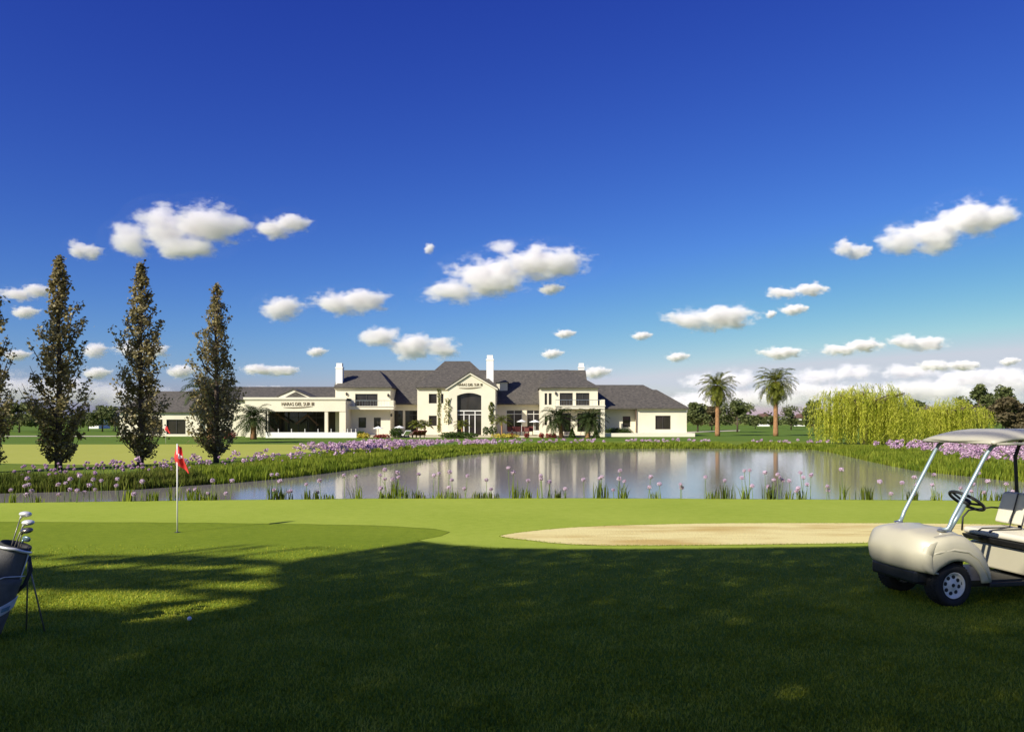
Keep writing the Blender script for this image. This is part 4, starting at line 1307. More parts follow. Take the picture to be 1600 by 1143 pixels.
# ------------------------------------------------------------------ golf cart (local x forward, y towards the cart's left, z up; origin on the ground under the front axle)
M['cart_body'] = mat("beige_cart_body", (0.50, 0.46, 0.325), 0.42, 0.03, 3, coat=0.25)
M['cart_roof'] = mat("beige_cart_roof", (0.46, 0.43, 0.33), 0.45, 0.05, 4)
M['black_plastic'] = mat("black_plastic", (0.018, 0.018, 0.017), 0.5, 0.2, 12, 0.15, 60)
M['tyre'] = mat("tyre_rubber", (0.016, 0.016, 0.016), 0.8, 0.25, 20, 0.3, 70)
M['rim'] = mat("white_wheel_rim", (0.82, 0.79, 0.72), 0.4, 0.05, 10)
M['strut'] = mat("bluish_grey_tube", (0.30, 0.38, 0.40), 0.35, 0.08, 8, metal=0.3)
M['seat'] = mat("cream_vinyl", (0.70, 0.65, 0.50), 0.6, 0.05, 5, 0.1, 40)

CART_O = Vector((4.61, 8.95, 0))
CART_A = math.radians(190)
cart = empty("golf_cart", CART_O, CART_A)
tag(cart, "beige golf cart with a canopy roof parked at the right edge", "golf cart")

HW = 0.53
prof_h = [(-0.14, 0.70), (-0.115, 0.785), (-0.09, 0.80), (0.05, 0.805), (0.18, 0.797), (0.30, 0.784), (0.355, 0.765), (0.385, 0.74), (0.41, 0.70), (0.437, 0.63), (0.447, 0.56), (0.437, 0.48), (0.42, 0.43), (0.405, 0.40), (0.385, 0.382), (0.33, 0.372)]
rows = []
NL = 24
for i in range(NL + 1):
    u = -1 + 2 * i / NL
    au = abs(u)
    row = []
    for j, (x, z) in enumerate(prof_h):
        fr_ = max(0.0, x + 0.1)
        xx = x - fr_ * (0.24 * au ** 5 + 0.07 * au ** 2)
        zz = z - (0.05 * au ** 4 if z > 0.6 else 0) - 0.018 * au ** 2 * (1 if z > .6 else 0)
        if 2 <= j <= 6: zz += 0.012 * math.exp(-((au - 0.36) / 0.10) ** 2)      # two soft ridges on the bonnet
        row.append((xx, u * (HW - 0.012), zz))
    rows.append(row)
hood = MB().grid(rows).build("bonnet", M['cart_body'], cart, smooth=True, solid=0.02)
# side panels with wheel arches
def arch(cx_, cz, r, a0, a1, n=14):
    return [(cx_ + r * math.cos(math.radians(a0 + (a1 - a0) * i / n)), cz + r * math.sin(math.radians(a0 + (a1 - a0) * i / n))) for i in range(n + 1)]
def side_panel(s, name, outer, inner, flare):
    """strip between an outer outline and an inner arch, flared outwards at the arch lip; same number of points"""
    mb = MB()
    rws = []
    for (ox, oz), (ix, iz) in zip(outer, inner):
        r = []
        for t in (0.0, 0.08, 0.3, 0.6, 0.85, 1.0):
            x, z = ox + (ix - ox) * t, oz + (iz - oz) * t
            bul = 0.0 if t < 0.01 else 0.03 * math.sin(math.pi * min(1, t * 0.9 + 0.1)) + flare * (t ** 2)
            yy = HW - 0.055 + (0.045 if t > 0.05 else 0.0) + bul
            if x > 0.15: yy -= (x - 0.15) * 0.42
            r.append((x, s * yy, z))
        rws.append(r)
    mb.grid(rws)
    return mb.build(name, M['cart_body'], cart, smooth=True, solid=0.018)
def resamp(pts, n):
    P = [Vector((a, b)) for a, b in pts]
    L_ = [0]
    for i in range(len(P) - 1): L_.append(L_[-1] + (P[i + 1] - P[i]).length)
    out = []
    for k in range(n):
        d = L_[-1] * k / (n - 1)
        for i in range(len(P) - 1):
            if d <= L_[i + 1] + 1e-9:
                t = (d - L_[i]) / max(1e-9, L_[i + 1] - L_[i]); q = P[i].lerp(P[i + 1], t); out.append((q.x, q.y)); break
    return out
outer_f = [(0.30, 0.378), (0.345, 0.43), (0.365, 0.54), (0.345, 0.64), (0.29, 0.72), (0.17, 0.757), (0.02, 0.775), (-0.10, 0.765), (-0.20, 0.70), (-0.29, 0.62), (-0.36, 0.50), (-0.405, 0.38), (-0.42, 0.27)]
inner_f = arch(0.0, 0.225, 0.285, 29, 172, 18)
for s in (1, -1):
    side_panel(s, "front_fender", resamp(outer_f, 26), resamp(inner_f, 26), 0.03)
# moulded green shaded hollow in the fender top is part of its shape: a raised swage line
for s in (1, -1):
    pts = [(0.32, s * (HW - 0.06), 0.55), (0.20, s * (HW + 0.012), 0.60), (0.05, s * (HW + 0.028), 0.625), (-0.12, s * (HW + 0.03), 0.60), (-0.24, s * (HW + 0.03), 0.52), (-0.32, s * (HW + 0.03), 0.40), (-0.37, s * (HW + 0.026), 0.30)]
    MB().tube(pts, [0.006, 0.014, 0.017, 0.017, 0.016, 0.014, 0.008], 8).build("fender_swage", M['cart_body'], cart, smooth=True)
# bumper, underbody, frame
MB().box(0.10, 0.375, -0.38, 0.38, 0.235, 0.385).build("front_bumper", M['black_plastic'], cart, bevel=0.03)
MB().box(-0.16, -0.12, -0.44, 0.44, 0.30, 0.74).build("dashboard", M['black_plastic'], cart, bevel=0.01)
MB().box(-0.86, -0.12, -0.46, 0.46, 0.235, 0.275).box(-2.25, -0.30, -0.30, 0.30, 0.17, 0.234).box(-0.11, 0.10, -0.24, 0.24, 0.17, 0.30).build("chassis", M['black_plastic'], cart)
MB().box(-1.36, -0.42, 0.44, 0.51, 0.205, 0.255).box(-1.36, -0.42, -0.51, -0.44, 0.205, 0.255).build("rocker_panel", M['black_plastic'], cart, bevel=0.01)
MB().tube([(0, -0.42, 0.22), (0, 0.42, 0.22)], 0.025, 8).build("front_axle", M['black_plastic'], cart)
MB().tube([(-1.66, -0.42, 0.22), (-1.66, 0.42, 0.22)], 0.03, 8).build("rear_axle", M['black_plastic'], cart)

R_ = 0.232
def make_wheel():
    w = empty("wheel", (0, 0, 0)); w.parent = cart
    Mx = Matrix.Rotation(math.radians(-90), 4, 'X')           # lathe axis z -> +y (outwards)
    ty = MB()
    ty.lathe([(0.135, -0.09), (0.165, -0.105), (0.205, -0.105), (0.226, -0.085), (R_, -0.05), (R_, 0.05), (0.226, 0.085), (0.205, 0.105), (0.165, 0.105), (0.138, 0.085), (0.135, -0.09)], 40, Mx, cap=False)
    for k in range(40):                                         # tread lugs
        a = 2 * math.pi * k / 40
        for zz in (-0.055, 0.0, 0.055):
            c = Matrix.Rotation(-a, 4, 'Y') @ Vector((R_ + 0.001, zz, 0))
            e = Matrix.Rotation(-a - 0.09, 4, 'Y') @ Vector((R_ + 0.004, zz + 0.02, 0))
            ty.tube([c, e], 0.006, 4)
    ty.build("tyre", M['tyre'], w, smooth=True)
    rm = MB()
    rm.lathe([(0.136, 0.088), (0.140, 0.094), (0.132, 0.090), (0.122, 0.070), (0.112, 0.055), (0.075, 0.062), (0.045, 0.072), (0.040, 0.078), (0.0, 0.078)], 36, Mx, cap=False)
    rm.lathe([(0.13, -0.085), (0.125, 0.045)], 36, Mx, cap=False)
    rm.build("rim", M['rim'], w, smooth=True)
    hl = MB()
    for k in range(8):
        a = 2 * math.pi * k / 8 + 0.2
        hl.lathe([(0.021, 0), (0.021, 0.006), (0.0, 0.006)], 12, Matrix.Translation((math.cos(a) * 0.086, 0.0585, math.sin(a) * 0.088)) @ Mx)
    hl.lathe([(0.020, 0), (0.020, 0.008), (0.0, 0.008)], 14, Matrix.Translation((0, 0.0745, 0)) @ Mx)
    hl.build("rim_hole", M['black_plastic'], w)
    return w
def place_wheel(w, x, y, turn, flip):
    w.location = (x, y, R_ + 0.003)
    w.rotation_euler = (0, 0, turn + (math.pi if flip else 0))
w0 = make_wheel(); place_wheel(w0, 0, 0.40, math.radians(4), False)
for x, y, tn, fl in ((0, -0.40, math.radians(4), True), (-1.66, 0.40, 0, False), (-1.66, -0.40, 0, True)):
    w = copy_tree(w0, cart); place_wheel(w, x, y, tn, fl)

# roof and its struts
rows = []
for i in range(25):
    u = i / 24
    x = -0.38 - u * 1.95
    row = []
    for j in range(21):
        v = -1 + j / 10
        e = min(1.0, u / 0.22); e2 = min(1.0, (1 - u) / 0.15)
        z = 1.775 + 0.105 * (math.sin(e * math.pi / 2) ** 0.8) * (math.sin(e2 * math.pi / 2) ** 0.8) * (1 - 0.5 * abs(v) ** 2.5) - 0.035 * abs(v) ** 5 - 0.02 * (1 - abs(v)) * (1 - e)
        xx = x - 0.05 * abs(v) ** 3 * (1 - u)
        row.append((xx, v * 0.56, z))
    rows.append(row)
roof = MB().grid(rows).build("roof", M['cart_roof'], cart, smooth=True, solid=0.03)
ed = [(-0.42, y * 0.056, 1.752) for y in range(-10, 11)]
MB().tube([(-2.3, -0.545, 1.742), (-0.47, -0.545, 1.738), (-0.41, -0.5, 1.748), (-0.40, 0.0, 1.752), (-0.41, 0.5, 1.748), (-0.47, 0.545, 1.738), (-2.3, 0.545, 1.742)], 0.016, 8).build("roof_rim", M['cart_roof'], cart, smooth=True)
for s in (1, -1):
    pts = [(0.03, s * 0.36, 0.81), (-0.015, s * 0.385, 0.825), (-0.04, s * 0.39, 0.87), (-0.06, s * 0.39, 0.92), (-0.47, s * 0.40, 1.62), (-0.53, s * 0.41, 1.70), (-0.62, s * 0.42, 1.75)]
    MB().tube(pts, 0.021, 12).build("front_strut", M['strut'], cart, smooth=True)
    MB().lathe([(0.05, 0), (0.05, 0.012), (0.03, 0.02)], 14, Matrix.Translation((0.035, s * 0.36, 0.80))).build("strut_foot", M['steel'], cart)
    MB().tube([(-1.52, s * 0.50, 0.60), (-1.47, s * 0.50, 1.15), (-1.44, s * 0.49, 1.55), (-1.50, s * 0.47, 1.745)], 0.022, 10).build("rear_strut", M['black_plastic'], cart, smooth=True)
# steering
sw = MB()
cd = Vector((-0.56, 0, 0.83)).normalized()
cc = Vector((-0.40, 0.20, 1.10))
ax = Vector((0, 1, 0)); bx_ = cd.cross(ax).normalized()
ring = [cc + (ax * math.cos(a) + bx_ * math.sin(a)) * 0.185 for a in [2 * math.pi * k / 40 for k in range(41)]]
sw.tube(ring, 0.017, 10, cap=False)
for a in (0.3, 2.4, 4.4):
    sw.tube([cc - cd * 0.03, cc + (ax * math.cos(a) + bx_ * math.sin(a)) * 0.18], 0.013, 8)
sw.lathe([(0.05, -0.05), (0.055, 0.0), (0.03, 0.02), (0, 0.022)], 18, Matrix.Translation(cc) @ cd.to_track_quat('Z', 'Y').to_matrix().to_4x4())
sw.build("steering_wheel", M['black_plastic'], cart, smooth=True)
MB().tube([cc - cd * 0.04, cc - cd * 0.42], 0.024, 12).build("steering_column", M['strut'], cart, smooth=True)
MB().box(-0.30, -0.20, 0.08, 0.22, 0.275, 0.33).build("pedal", M['black_plastic'], cart, bevel=0.01)
# seat box, cushions, rear body
MB().box(-1.34, -0.80, -0.485, 0.485, 0.276, 0.555).build("seat_base", M['cart_body'], cart, bevel=0.02)
MB().add([(-1.36, -0.50, 0.56), (-0.74, -0.50, 0.575), (-0.74, 0.50, 0.575), (-1.36, 0.50, 0.56), (-1.36, -0.50, 0.61), (-0.70, -0.50, 0.64), (-0.70, 0.50, 0.64), (-1.36, 0.50, 0.61)], [(0, 3, 2, 1), (4, 5, 6, 7), (0, 1, 5, 4), (1, 2, 6, 5), (2, 3, 7, 6), (3, 0, 4, 7)]).build("seat_skirt", M['black_plastic'], cart, bevel=0.015)
MB().box(-1.30, -0.72, -0.50, 0.50, 0.642, 0.72).build("seat_cushion", M['seat'], cart, smooth=True, bevel=0.035, seg=4)
bk = MB().add([(-1.26, -0.50, 0.78), (-1.14, -0.50, 0.76), (-1.25, -0.48, 1.13), (-1.34, -0.48, 1.13), (-1.26, 0.50, 0.78), (-1.14, 0.50, 0.76), (-1.25, 0.48, 1.13), (-1.34, 0.48, 1.13)], [(0, 1, 2, 3), (7, 6, 5, 4), (0, 4, 5, 1), (1, 5, 6, 2), (2, 6, 7, 3), (3, 7, 4, 0)])
bk.build("seat_back", M['seat'], cart, smooth=True, bevel=0.035, seg=4)
for y in (-0.22, -0.05):
    MB().tube([(-0.70, y, 0.70), (-0.75, y, 0.728), (-1.12, y, 0.728), (-1.135, y, 0.80), (-1.235, y, 1.13)], 0.008, 6).build("seat_strap", M['black_plastic'], cart)
for s in (1, -1):
    MB().tube([(-0.74, s * 0.53, 0.66), (-0.76, s * 0.54, 0.82), (-0.84, s * 0.54, 0.90), (-1.15, s * 0.54, 0.93), (-1.30, s * 0.52, 0.92)], 0.011, 8).build("hip_rail", M['black_plastic'], cart, smooth=True)
MB().box(-2.28, -1.345, -0.50, 0.50, 0.44, 0.62).build("rear_body", M['cart_body'], cart, bevel=0.04, seg=3)
outer_r = [(-1.30, 0.277), (-1.28, 0.45), (-1.34, 0.60), (-1.7, 0.62), (-2.1, 0.61), (-2.26, 0.55), (-2.28, 0.32)]
inner_r = [(-1.66 + 0.29 * math.cos(math.radians(a)), 0.225 + 0.29 * math.sin(math.radians(a))) for a in [10 + 160 * i / 18 for i in range(19)]]
for s in (1, -1):
    side_panel(s, "rear_fender", resamp(outer_r, 22), resamp(inner_r, 22), 0.02)

for o in cart.children:
    if o.name.split('.')[0] in ('seat_base', 'seat_skirt', 'seat_cushion', 'seat_back', 'seat_strap', 'hip_rail', 'rear_strut'):
        o.location.x -= 0.20

# ------------------------------------------------------------------ golf bag with clubs
M['bag'] = mat("charcoal_bag_fabric", (0.12, 0.112, 0.105), 0.75, 0.25, 9, 0.25, 90)
M['bag_black'] = mat("black_bag_fabric", (0.03, 0.03, 0.03), 0.7, 0.3, 9, 0.2, 90)
M['bag_white'] = mat("white_bag_panel", (0.66, 0.66, 0.66), 0.6, 0.08, 12)
M['bag_blue'] = mat("blue_grey_print", (0.16, 0.27, 0.33), 0.6, 0.2, 20)
M['chrome'] = mat("polished_steel", (0.80, 0.78, 0.74), 0.35, 0.06, 12, metal=0.35)
M['graphite'] = mat("graphite_shaft", (0.22, 0.20, 0.17), 0.35, 0.2, 12, metal=0.4)
bag_b, bag_t = Vector((-4.80, 7.2, 0.01)), Vector((-4.53, 7.28, 0.865))
bag = empty("golf_bag", bag_b)
tag(bag, "dark grey stand bag leaning on thin legs at the left edge", "golf bag")
axv = (bag_t - bag_b); AL = axv.length; axd = axv.normalized()
BM = axd.to_track_quat('Z', 'Y').to_matrix().to_4x4()
def bag_ring(z, rx, ry, n=32, off=0.0):
    return [BM @ Vector((rx * math.cos(2 * math.pi * k / n) + off, ry * math.sin(2 * math.pi * k / n), z)) for k in range(n + 1)]
secs = [(0.0, 0.105, 0.105), (0.02, 0.115, 0.112), (0.20, 0.122, 0.118), (0.45, 0.136, 0.128), (0.65, 0.142, 0.13), (0.80, 0.136, 0.125), (AL - 0.03, 0.13, 0.12)]
MB().grid([bag_ring(*s) for s in secs]).add(bag_ring(0.0, 0.105, 0.105)[:-1], [tuple(range(31, -1, -1))]).build("body", M['bag'], bag, smooth=True)
MB().grid([bag_ring(AL - 0.045, 0.131, 0.121), bag_ring(AL - 0.04, 0.140, 0.13), bag_ring(AL - 0.01, 0.142, 0.131), bag_ring(AL + 0.0, 0.135, 0.125), bag_ring(AL - 0.03, 0.118, 0.108), bag_ring(AL - 0.2, 0.115, 0.105)]).build("collar", M['bag_black'], bag, smooth=True)
def on_bag(ang, z, lift=0.004):
    zs_ = [s[0] for s in secs]; rx = float(np.interp(z, zs_, [s[1] for s in secs])) + lift; ry = float(np.interp(z, zs_, [s[2] for s in secs])) + lift
    return BM @ Vector((rx * math.cos(ang), ry * math.sin(ang), z))
# which way the camera is, round the bag
cam_loc = BM.inverted() @ (Vector((0, 0, 1.2)) - bag_b)
A0 = math.atan2(cam_loc.y, cam_loc.x)
def patch(a0, a1, z0, z1, m, name, parent=bag, lift=0.006, skew=0.0, n=10):
    rws = []
    for j in range(9):
        z = z0 + (z1 - z0) * j / 8
        rws.append([on_bag(A0 + a0 + (a1 - a0) * i / n, z + skew * i / n, lift) for i in range(n + 1)])
    return MB().grid(rws).build(name, m, parent, smooth=True, solid=0.004)
SGN = 1 if (BM @ Vector((math.cos(A0 + 0.5), math.sin(A0 + 0.5), 0))).x > (BM @ Vector((math.cos(A0 - 0.5), math.sin(A0 - 0.5), 0))).x else -1
MB().tube([on_bag(A0 + SGN * q, AL - 0.02 - 0.02 * abs(q), 0.016) for q in [-1.2 + 2.5 * i / 20 for i in range(21)]], 0.014, 8).build("silver_band", M['chrome'], bag, smooth=True)
pk = patch(-0.6 * SGN, 1.05 * SGN, 0.10, 0.62, M['bag'], "pocket", lift=0.035)
MB().tube([on_bag(A0 + SGN * a, z, 0.042) for a, z in ((-0.6, 0.50), (-0.35, 0.585), (0.0, 0.63), (0.4, 0.645), (0.8, 0.65), (1.08, 0.65))], 0.005, 6).build("piping", M['bag_white'], bag, smooth=True)
MB().tube([on_bag(A0 + SGN * 1.1, z, 0.012) for z in (0.02, 0.2, 0.4, 0.6, 0.8, AL - 0.05)], 0.006, 6).build("piping", M['bag_white'], bag, smooth=True)
lg = patch(0.20 * SGN, 1.12 * SGN, 0.24, 0.35, M['bag_white'], "badge_panel", lift=0.044, skew=0.12)
patch(0.40 * SGN, 0.76 * SGN, 0.31, 0.35, M['bag_blue'], "badge_mark", lg, lift=0.052, skew=0.03)
MB().tube([on_bag(A0 + SGN * 1.25, AL - 0.08, 0.01), on_bag(A0 + SGN * 1.35, AL - 0.2, 0.06), on_bag(A0 + SGN * 1.35, AL - 0.34, 0.05), on_bag(A0 + SGN * 1.3, AL - 0.42, 0.012)], 0.018, 8).build("carry_handle", M['bag_black'], bag, smooth=True)
tp = on_bag(A0 + SGN * 1.2, AL - 0.12, 0.02)
for a, b in ((41, 985), (70, 988)):
    e = G(a, b) - bag_b + Vector((0, 0, -0.004 + 0.01))
    MB().tube([tp, tp.lerp(e, 0.5), e], 0.0075, 8).build("leg", M['graphite'], bag, smooth=True)
    bag.children[-1]
def golf_club(px, py, Y, base, kind, label, m):
    head = W(px, py, Y)
    t = empty("golf_club", bag_b + BM @ Vector((base[0], base[1], AL - 0.18)))
    tag(t, label, "golf club", "clubs in the golf bag")
    d = head - t.location
    MB().tube([(0, 0, 0), d], [0.0065, 0.0045], 8).build("shaft", M['graphite'], t, smooth=True)
    hb_ = MB()
    n = d.normalized()
    fwd = Vector((0.93, -0.25, 0.05)).normalized()
    side = n.cross(fwd).normalized(); up_ = fwd.cross(side)
    R3 = Matrix((fwd, side, up_)).transposed().to_4x4()
    if kind == 'wood':
        hb_.ball(d + fwd * 0.045 + n * 0.012, (0.060, 0.045, 0.027), 3, R3)
        hb_.tube([d - n * 0.035, d + n * 0.006 + fwd * 0.012], [0.007, 0.014], 8)
    else:
        hb_.ball(d + fwd * 0.035 + n * 0.012, (0.044, 0.016, 0.030), 3, R3)
        hb_.tube([d - n * 0.05, d + fwd * 0.005], [0.007, 0.010], 8)
    hb_.build("club_head", m, t, smooth=True)
golf_club(33, 805, 7.32, (0.02, 0.03), 'wood', "topmost golf club with a shiny rounded head", M['chrome'])
golf_club(37, 818, 7.28, (0.05, 0.02), 'wood', "second golf club from the top with a rounded silver head", M['chrome'])
golf_club(35, 830, 7.24, (0.06, -0.02), 'wood', "third golf club from the top with a darker rounded head", mat("dark_club_head", (0.22, 0.20, 0.17), 0.25, 0.1, 10, metal=0.8))
golf_club(36, 843, 7.22, (0.09, -0.02), 'iron', "lowest golf club with a bluish blade head touching the bag rim", mat("bluish_club_head", (0.25, 0.35, 0.40), 0.3, 0.1, 10, metal=0.6))

# ------------------------------------------------------------------ flags and ball
def golf_flag(px, py, py_top, wpx, drop, label, emblem=False):
    b = G(px, py, 0.0)
    k = b.y / F
    H = (py - py_top) * k
    t = empty("golf_flag", b)
    tag(t, label, "golf flag")
    MB().tube([(0, 0, 0), (0, 0, H)], 0.0125, 10).build("pole", M['white_paint'], t, smooth=True)
    MB().lathe([(0.054, 0.0105), (0.056, 0.012), (0.0, 0.0121)], 20).build("cup", M['black_plastic'], t)
    # limp cloth: hangs from the pole top, folds deepening towards the free end
    rws = []
    w, d = wpx * k, drop * k
    for j in range(25):
        v = j / 24
        row = []
        for i in range(15):
            u = i / 14
            x = -0.004 + w * (u * (0.30 + 0.85 * v) - 0.16 * math.sin(math.pi * v) * (1 - u) - (0.10 * v))
            y = 0.035 * math.sin(u * 9 + v * 2.5) * (0.3 + 0.7 * u) + 0.02 * math.sin(v * 7 + u * 2)
            z = H - 0.015 - d * (v * (0.66 + 0.34 * u) + 0.10 * u * (1 - v))
            row.append((x, y, z))
        rws.append(row)
    fl = MB().grid(rws).build("flag_cloth", M['flag_red'], t, smooth=True, solid=0.004)
    if emblem:
        def at(u, v):
            j = min(23, int(v * 24)); i = min(13, int(u * 14))
            return Vector(rws[j][i]) + Vector((0, -0.012, 0))
        mb = MB()
        for poly in ([(0.42, 0.36), (0.62, 0.34), (0.72, 0.44), (0.52, 0.48)], [(0.48, 0.48), (0.66, 0.46), (0.60, 0.56), (0.46, 0.55)], [(0.66, 0.40), (0.86, 0.36), (0.80, 0.46), (0.70, 0.47)]):
            q = [at(*p) for p in poly]
            mb.add(q + [p + Vector((0, -0.004, 0)) for p in q], [(0, 1, 2, 3), (7, 6, 5, 4), (0, 4, 5, 1), (1, 5, 6, 2), (2, 6, 7, 3), (3, 7, 4, 0)])
        mb.build("emblem", M['white_paint'], fl)
golf_flag(277, 832, 693, 19, 46, "red flag with a small white emblem on a white pole in the near green", True)
golf_flag(259, 694, 664, 7, 13, "small far red flag on a white pole in front of the clubhouse left windows")
ball = MB().ball((0, 0, 0), (0.0215,) * 3, 3).build("golf_ball", M['white_paint'], smooth=True)
ball.location = G(296, 971) + Vector((0, 0, 0.034))
tag(ball, "white golf ball lying alone on the shaded turf", "golf ball")

# ------------------------------------------------------------------ clouds: one vapour body per cloud, built of puffs (photo column, row, half width, half height)
def cloud_material(puffs, unit, thick):
    m = bpy.data.materials.new("cloud_vapour")
    m.use_nodes = True
    nt = m.node_tree
    nt.nodes.clear()
    N, L = nt.nodes.new, nt.links.new
    out = N("ShaderNodeOutputMaterial")
    tc = N("ShaderNodeTexCoord")
    field = None
    for c, r in puffs:
        sub = N("ShaderNodeVectorMath"); sub.operation = 'SUBTRACT'; sub.inputs[1].default_value = c
        div = N("ShaderNodeVectorMath"); div.operation = 'DIVIDE'; div.inputs[1].default_value = r
        ln = N("ShaderNodeVectorMath"); ln.operation = 'LENGTH'
        L(tc.outputs['Object'], sub.inputs[0]); L(sub.outputs[0], div.inputs[0]); L(div.outputs[0], ln.inputs[0])
        if field is None:
            field = ln.outputs['Value']
        else:
            mn = N("ShaderNodeMath"); mn.operation = 'SMOOTH_MIN'; mn.inputs[2].default_value = 0.2
            L(field, mn.inputs[0]); L(ln.outputs['Value'], mn.inputs[1]); field = mn.outputs[0]
    nz = N("ShaderNodeTexNoise")
    nz.inputs['Scale'].default_value = 0.85 / unit
    nz.inputs['Detail'].default_value = 7
    nz.inputs['Roughness'].default_value = 0.68
    mp = N("ShaderNodeMapping"); mp.inputs['Scale'].default_value = (0.8, 1.0, 1.5)
    L(tc.outputs['Object'], mp.inputs[0]); L(mp.outputs[0], nz.inputs['Vector'])
    a = N("ShaderNodeMath"); a.operation = 'MULTIPLY_ADD'; a.inputs[1].default_value = 2.9; a.inputs[2].default_value = -0.58   # noise*2.3-.2 about 0.95
    L(nz.outputs['Fac'], a.inputs[0])
    s = N("ShaderNodeMath"); s.operation = 'SUBTRACT'
    L(a.outputs[0], s.inputs[0]); L(field, s.inputs[1])
    mr = N("ShaderNodeMapRange")
    mr.inputs['From Min'].default_value = 0.0; mr.inputs['From Max'].default_value = 0.5
    mr.inputs['To Max'].default_value = thick / unit
    L(s.outputs[0], mr.inputs['Value'])
    pv = N("ShaderNodeVolumePrincipled")
    pv.inputs['Color'].default_value = (1.0, 0.98, 0.988, 1)
    pv.inputs['Anisotropy'].default_value = -0.3
    L(mr.outputs[0], pv.inputs['Density'])
    L(pv.outputs[0], out.inputs['Volume'])
    # added outer surface round the vapour, all but clear
    tr = N("ShaderNodeBsdfTransparent"); di = N("ShaderNodeBsdfTranslucent"); di.inputs[0].default_value = (0.9, 0.9, 0.9, 1)
    mx = N("ShaderNodeMixShader"); mx.inputs[0].default_value = 0.004
    L(tr.outputs[0], mx.inputs[1]); L(di.outputs[0], mx.inputs[2]); L(mx.outputs[0], out.inputs['Surface'])
    return m

def cloud(puffs, label, Z=2000.0, thick=2.4):
    k = Z / F
    x0 = sum(p[0] for p in puffs) / len(puffs); y0 = sum(p[1] for p in puffs) / len(puffs)
    loc = Vector(((x0 - CX) * k, Z, CAMH - (y0 - HZ) * k))
    loc_puffs = []
    bm = bmesh.new()
    for i, (px, py, rx, ry) in enumerate(puffs):
        c = Vector(((px - x0) * k, (mnoise.noise((px, py, i)) * 0.6) * ry * k, -(py - y0) * k))
        r = Vector((rx * k, (rx + ry) * 0.5 * k, ry * k))
        loc_puffs.append((c, r))
        bmesh.ops.create_icosphere(bm, subdivisions=3, radius=1.0, matrix=Matrix.Translation(c) @ Matrix.Diagonal((r.x * 1.4, r.y * 1.4, r.z * 1.4, 1)))
    me = bpy.data.meshes.new("cloud")
    bm.to_mesh(me); bm.free()
    o = bpy.data.objects.new("cloud", me)
    COL.objects.link(o)
    o.location = loc
    unit = sum(p[3] for p in puffs) / len(puffs) * k
    rm = o.modifiers.new("join", "REMESH"); rm.mode = 'VOXEL'; rm.voxel_size = unit / 5
    me.materials.append(cloud_material(loc_puffs, unit, thick))
    o["label"] = label; o["category"] = "cloud"; o["group"] = "white clouds in the blue sky"
    return o

CLOUDS = [
 ([(205,374,36,26),(255,352,48,34),(322,350,62,34),(290,385,60,18),(365,352,30,22)], "broad white cloud with a humped top above the second poplar"),
 ([(425,356,34,16),(455,348,30,17)], "tapering white cloud touching the right end of the broad humped cloud"),
 ([(122,388,18,14),(142,394,18,13)], "small round cloud just above the tip of the tallest poplar"),
 ([(705,457,50,18),(765,432,70,32),(850,410,76,28),(785,388,26,14)], "big wedge shaped white cloud high above the clubhouse entrance"),
 ([(596,526,38,17),(645,540,40,22),(690,545,32,18)], "low white cloud directly above the left roof of the clubhouse"),
 ([(1075,498,40,17),(1130,496,52,22)], "flat bottomed white cloud above the right wing of the clubhouse"),
 ([(1410,374,38,24),(1460,364,50,32),(1515,340,58,32),(1562,335,32,22)], "large bright white cloud high above the far right trees"),
 ([(525,472,42,19),(565,470,44,21)], "rounded white cloud right of its smaller square neighbour"),
 ([(440,480,36,20)], "small square looking cloud left of a rounded larger one"),
 ([(1320,386,20,13),(1343,394,19,12)], "small oval cloud left of the large bright right hand cloud"),
 ([(860,451,21,9)], "tiny cloud under the right tip of the big wedge shaped cloud"),
 ([(671,387,9,9)], "faint wisp left of the top of the big wedge shaped cloud"),
 ([(1222,457,27,9),(1266,452,27,12)], "thin double cloud high above the right tall palm"),
 ([(1240,483,23,9)], "small cloud just under the thin double cloud"),
 ([(1205,490,9,7)], "tiny wisp left of the small cloud under the thin double one"),
 ([(1220,551,36,10)], "small flat cloud right above the crown of the right tall palm"),
 ([(1312,546,30,9),(1350,539,30,12)], "low two humped cloud above the broad willow"),
 ([(1415,533,26,12),(1452,537,28,13)], "low blocky cloud above the gap between the willows"),
 ([(1058,557,19,8)], "tiny cloud above the right slope of the clubhouse roof"),
 ([(1460,571,28,9),(1504,571,28,9)], "long thin cloud low over the far right trees"),
 ([(1577,564,16,7)], "tiny cloud at the right edge low over the trees"),
 ([(930,581,26,10)], "small cloud beside the right chimney top"),
 ([(862,552,18,8)], "tiny cloud right of the middle chimney, the lower one"),
 ([(882,521,18,7)], "faint small cloud right of the middle chimney, the higher one"),
 ([(1002,524,17,7)], "faint wisp left of the flat bottomed cloud"),
 ([(494,549,17,8)], "tiny cloud left of the low cloud over the clubhouse roof"),
 ([(405,577,30,9),(440,579,28,9)], "long low cloud above the portico roof"),
 ([(148,546,22,13)], "small bright cloud right of the tallest poplar crown"),
 ([(205,546,28,15),(240,548,25,13)], "bright cloud showing through the second poplar crown"),
 ([(25,459,28,11),(58,454,24,13)], "double white cloud left of the tallest poplar crown"),
 ([(38,487,23,10)], "small white cloud under the double cloud at the left"),
 ([(25,554,24,9)], "small low pinkish cloud at the far left"),
 ([(282,579,26,11)], "low pale cloud between the second and the shortest poplar"),
 ([(150,582,24,10)], "low pale cloud just right of the tallest poplar, below a brighter one"),
]
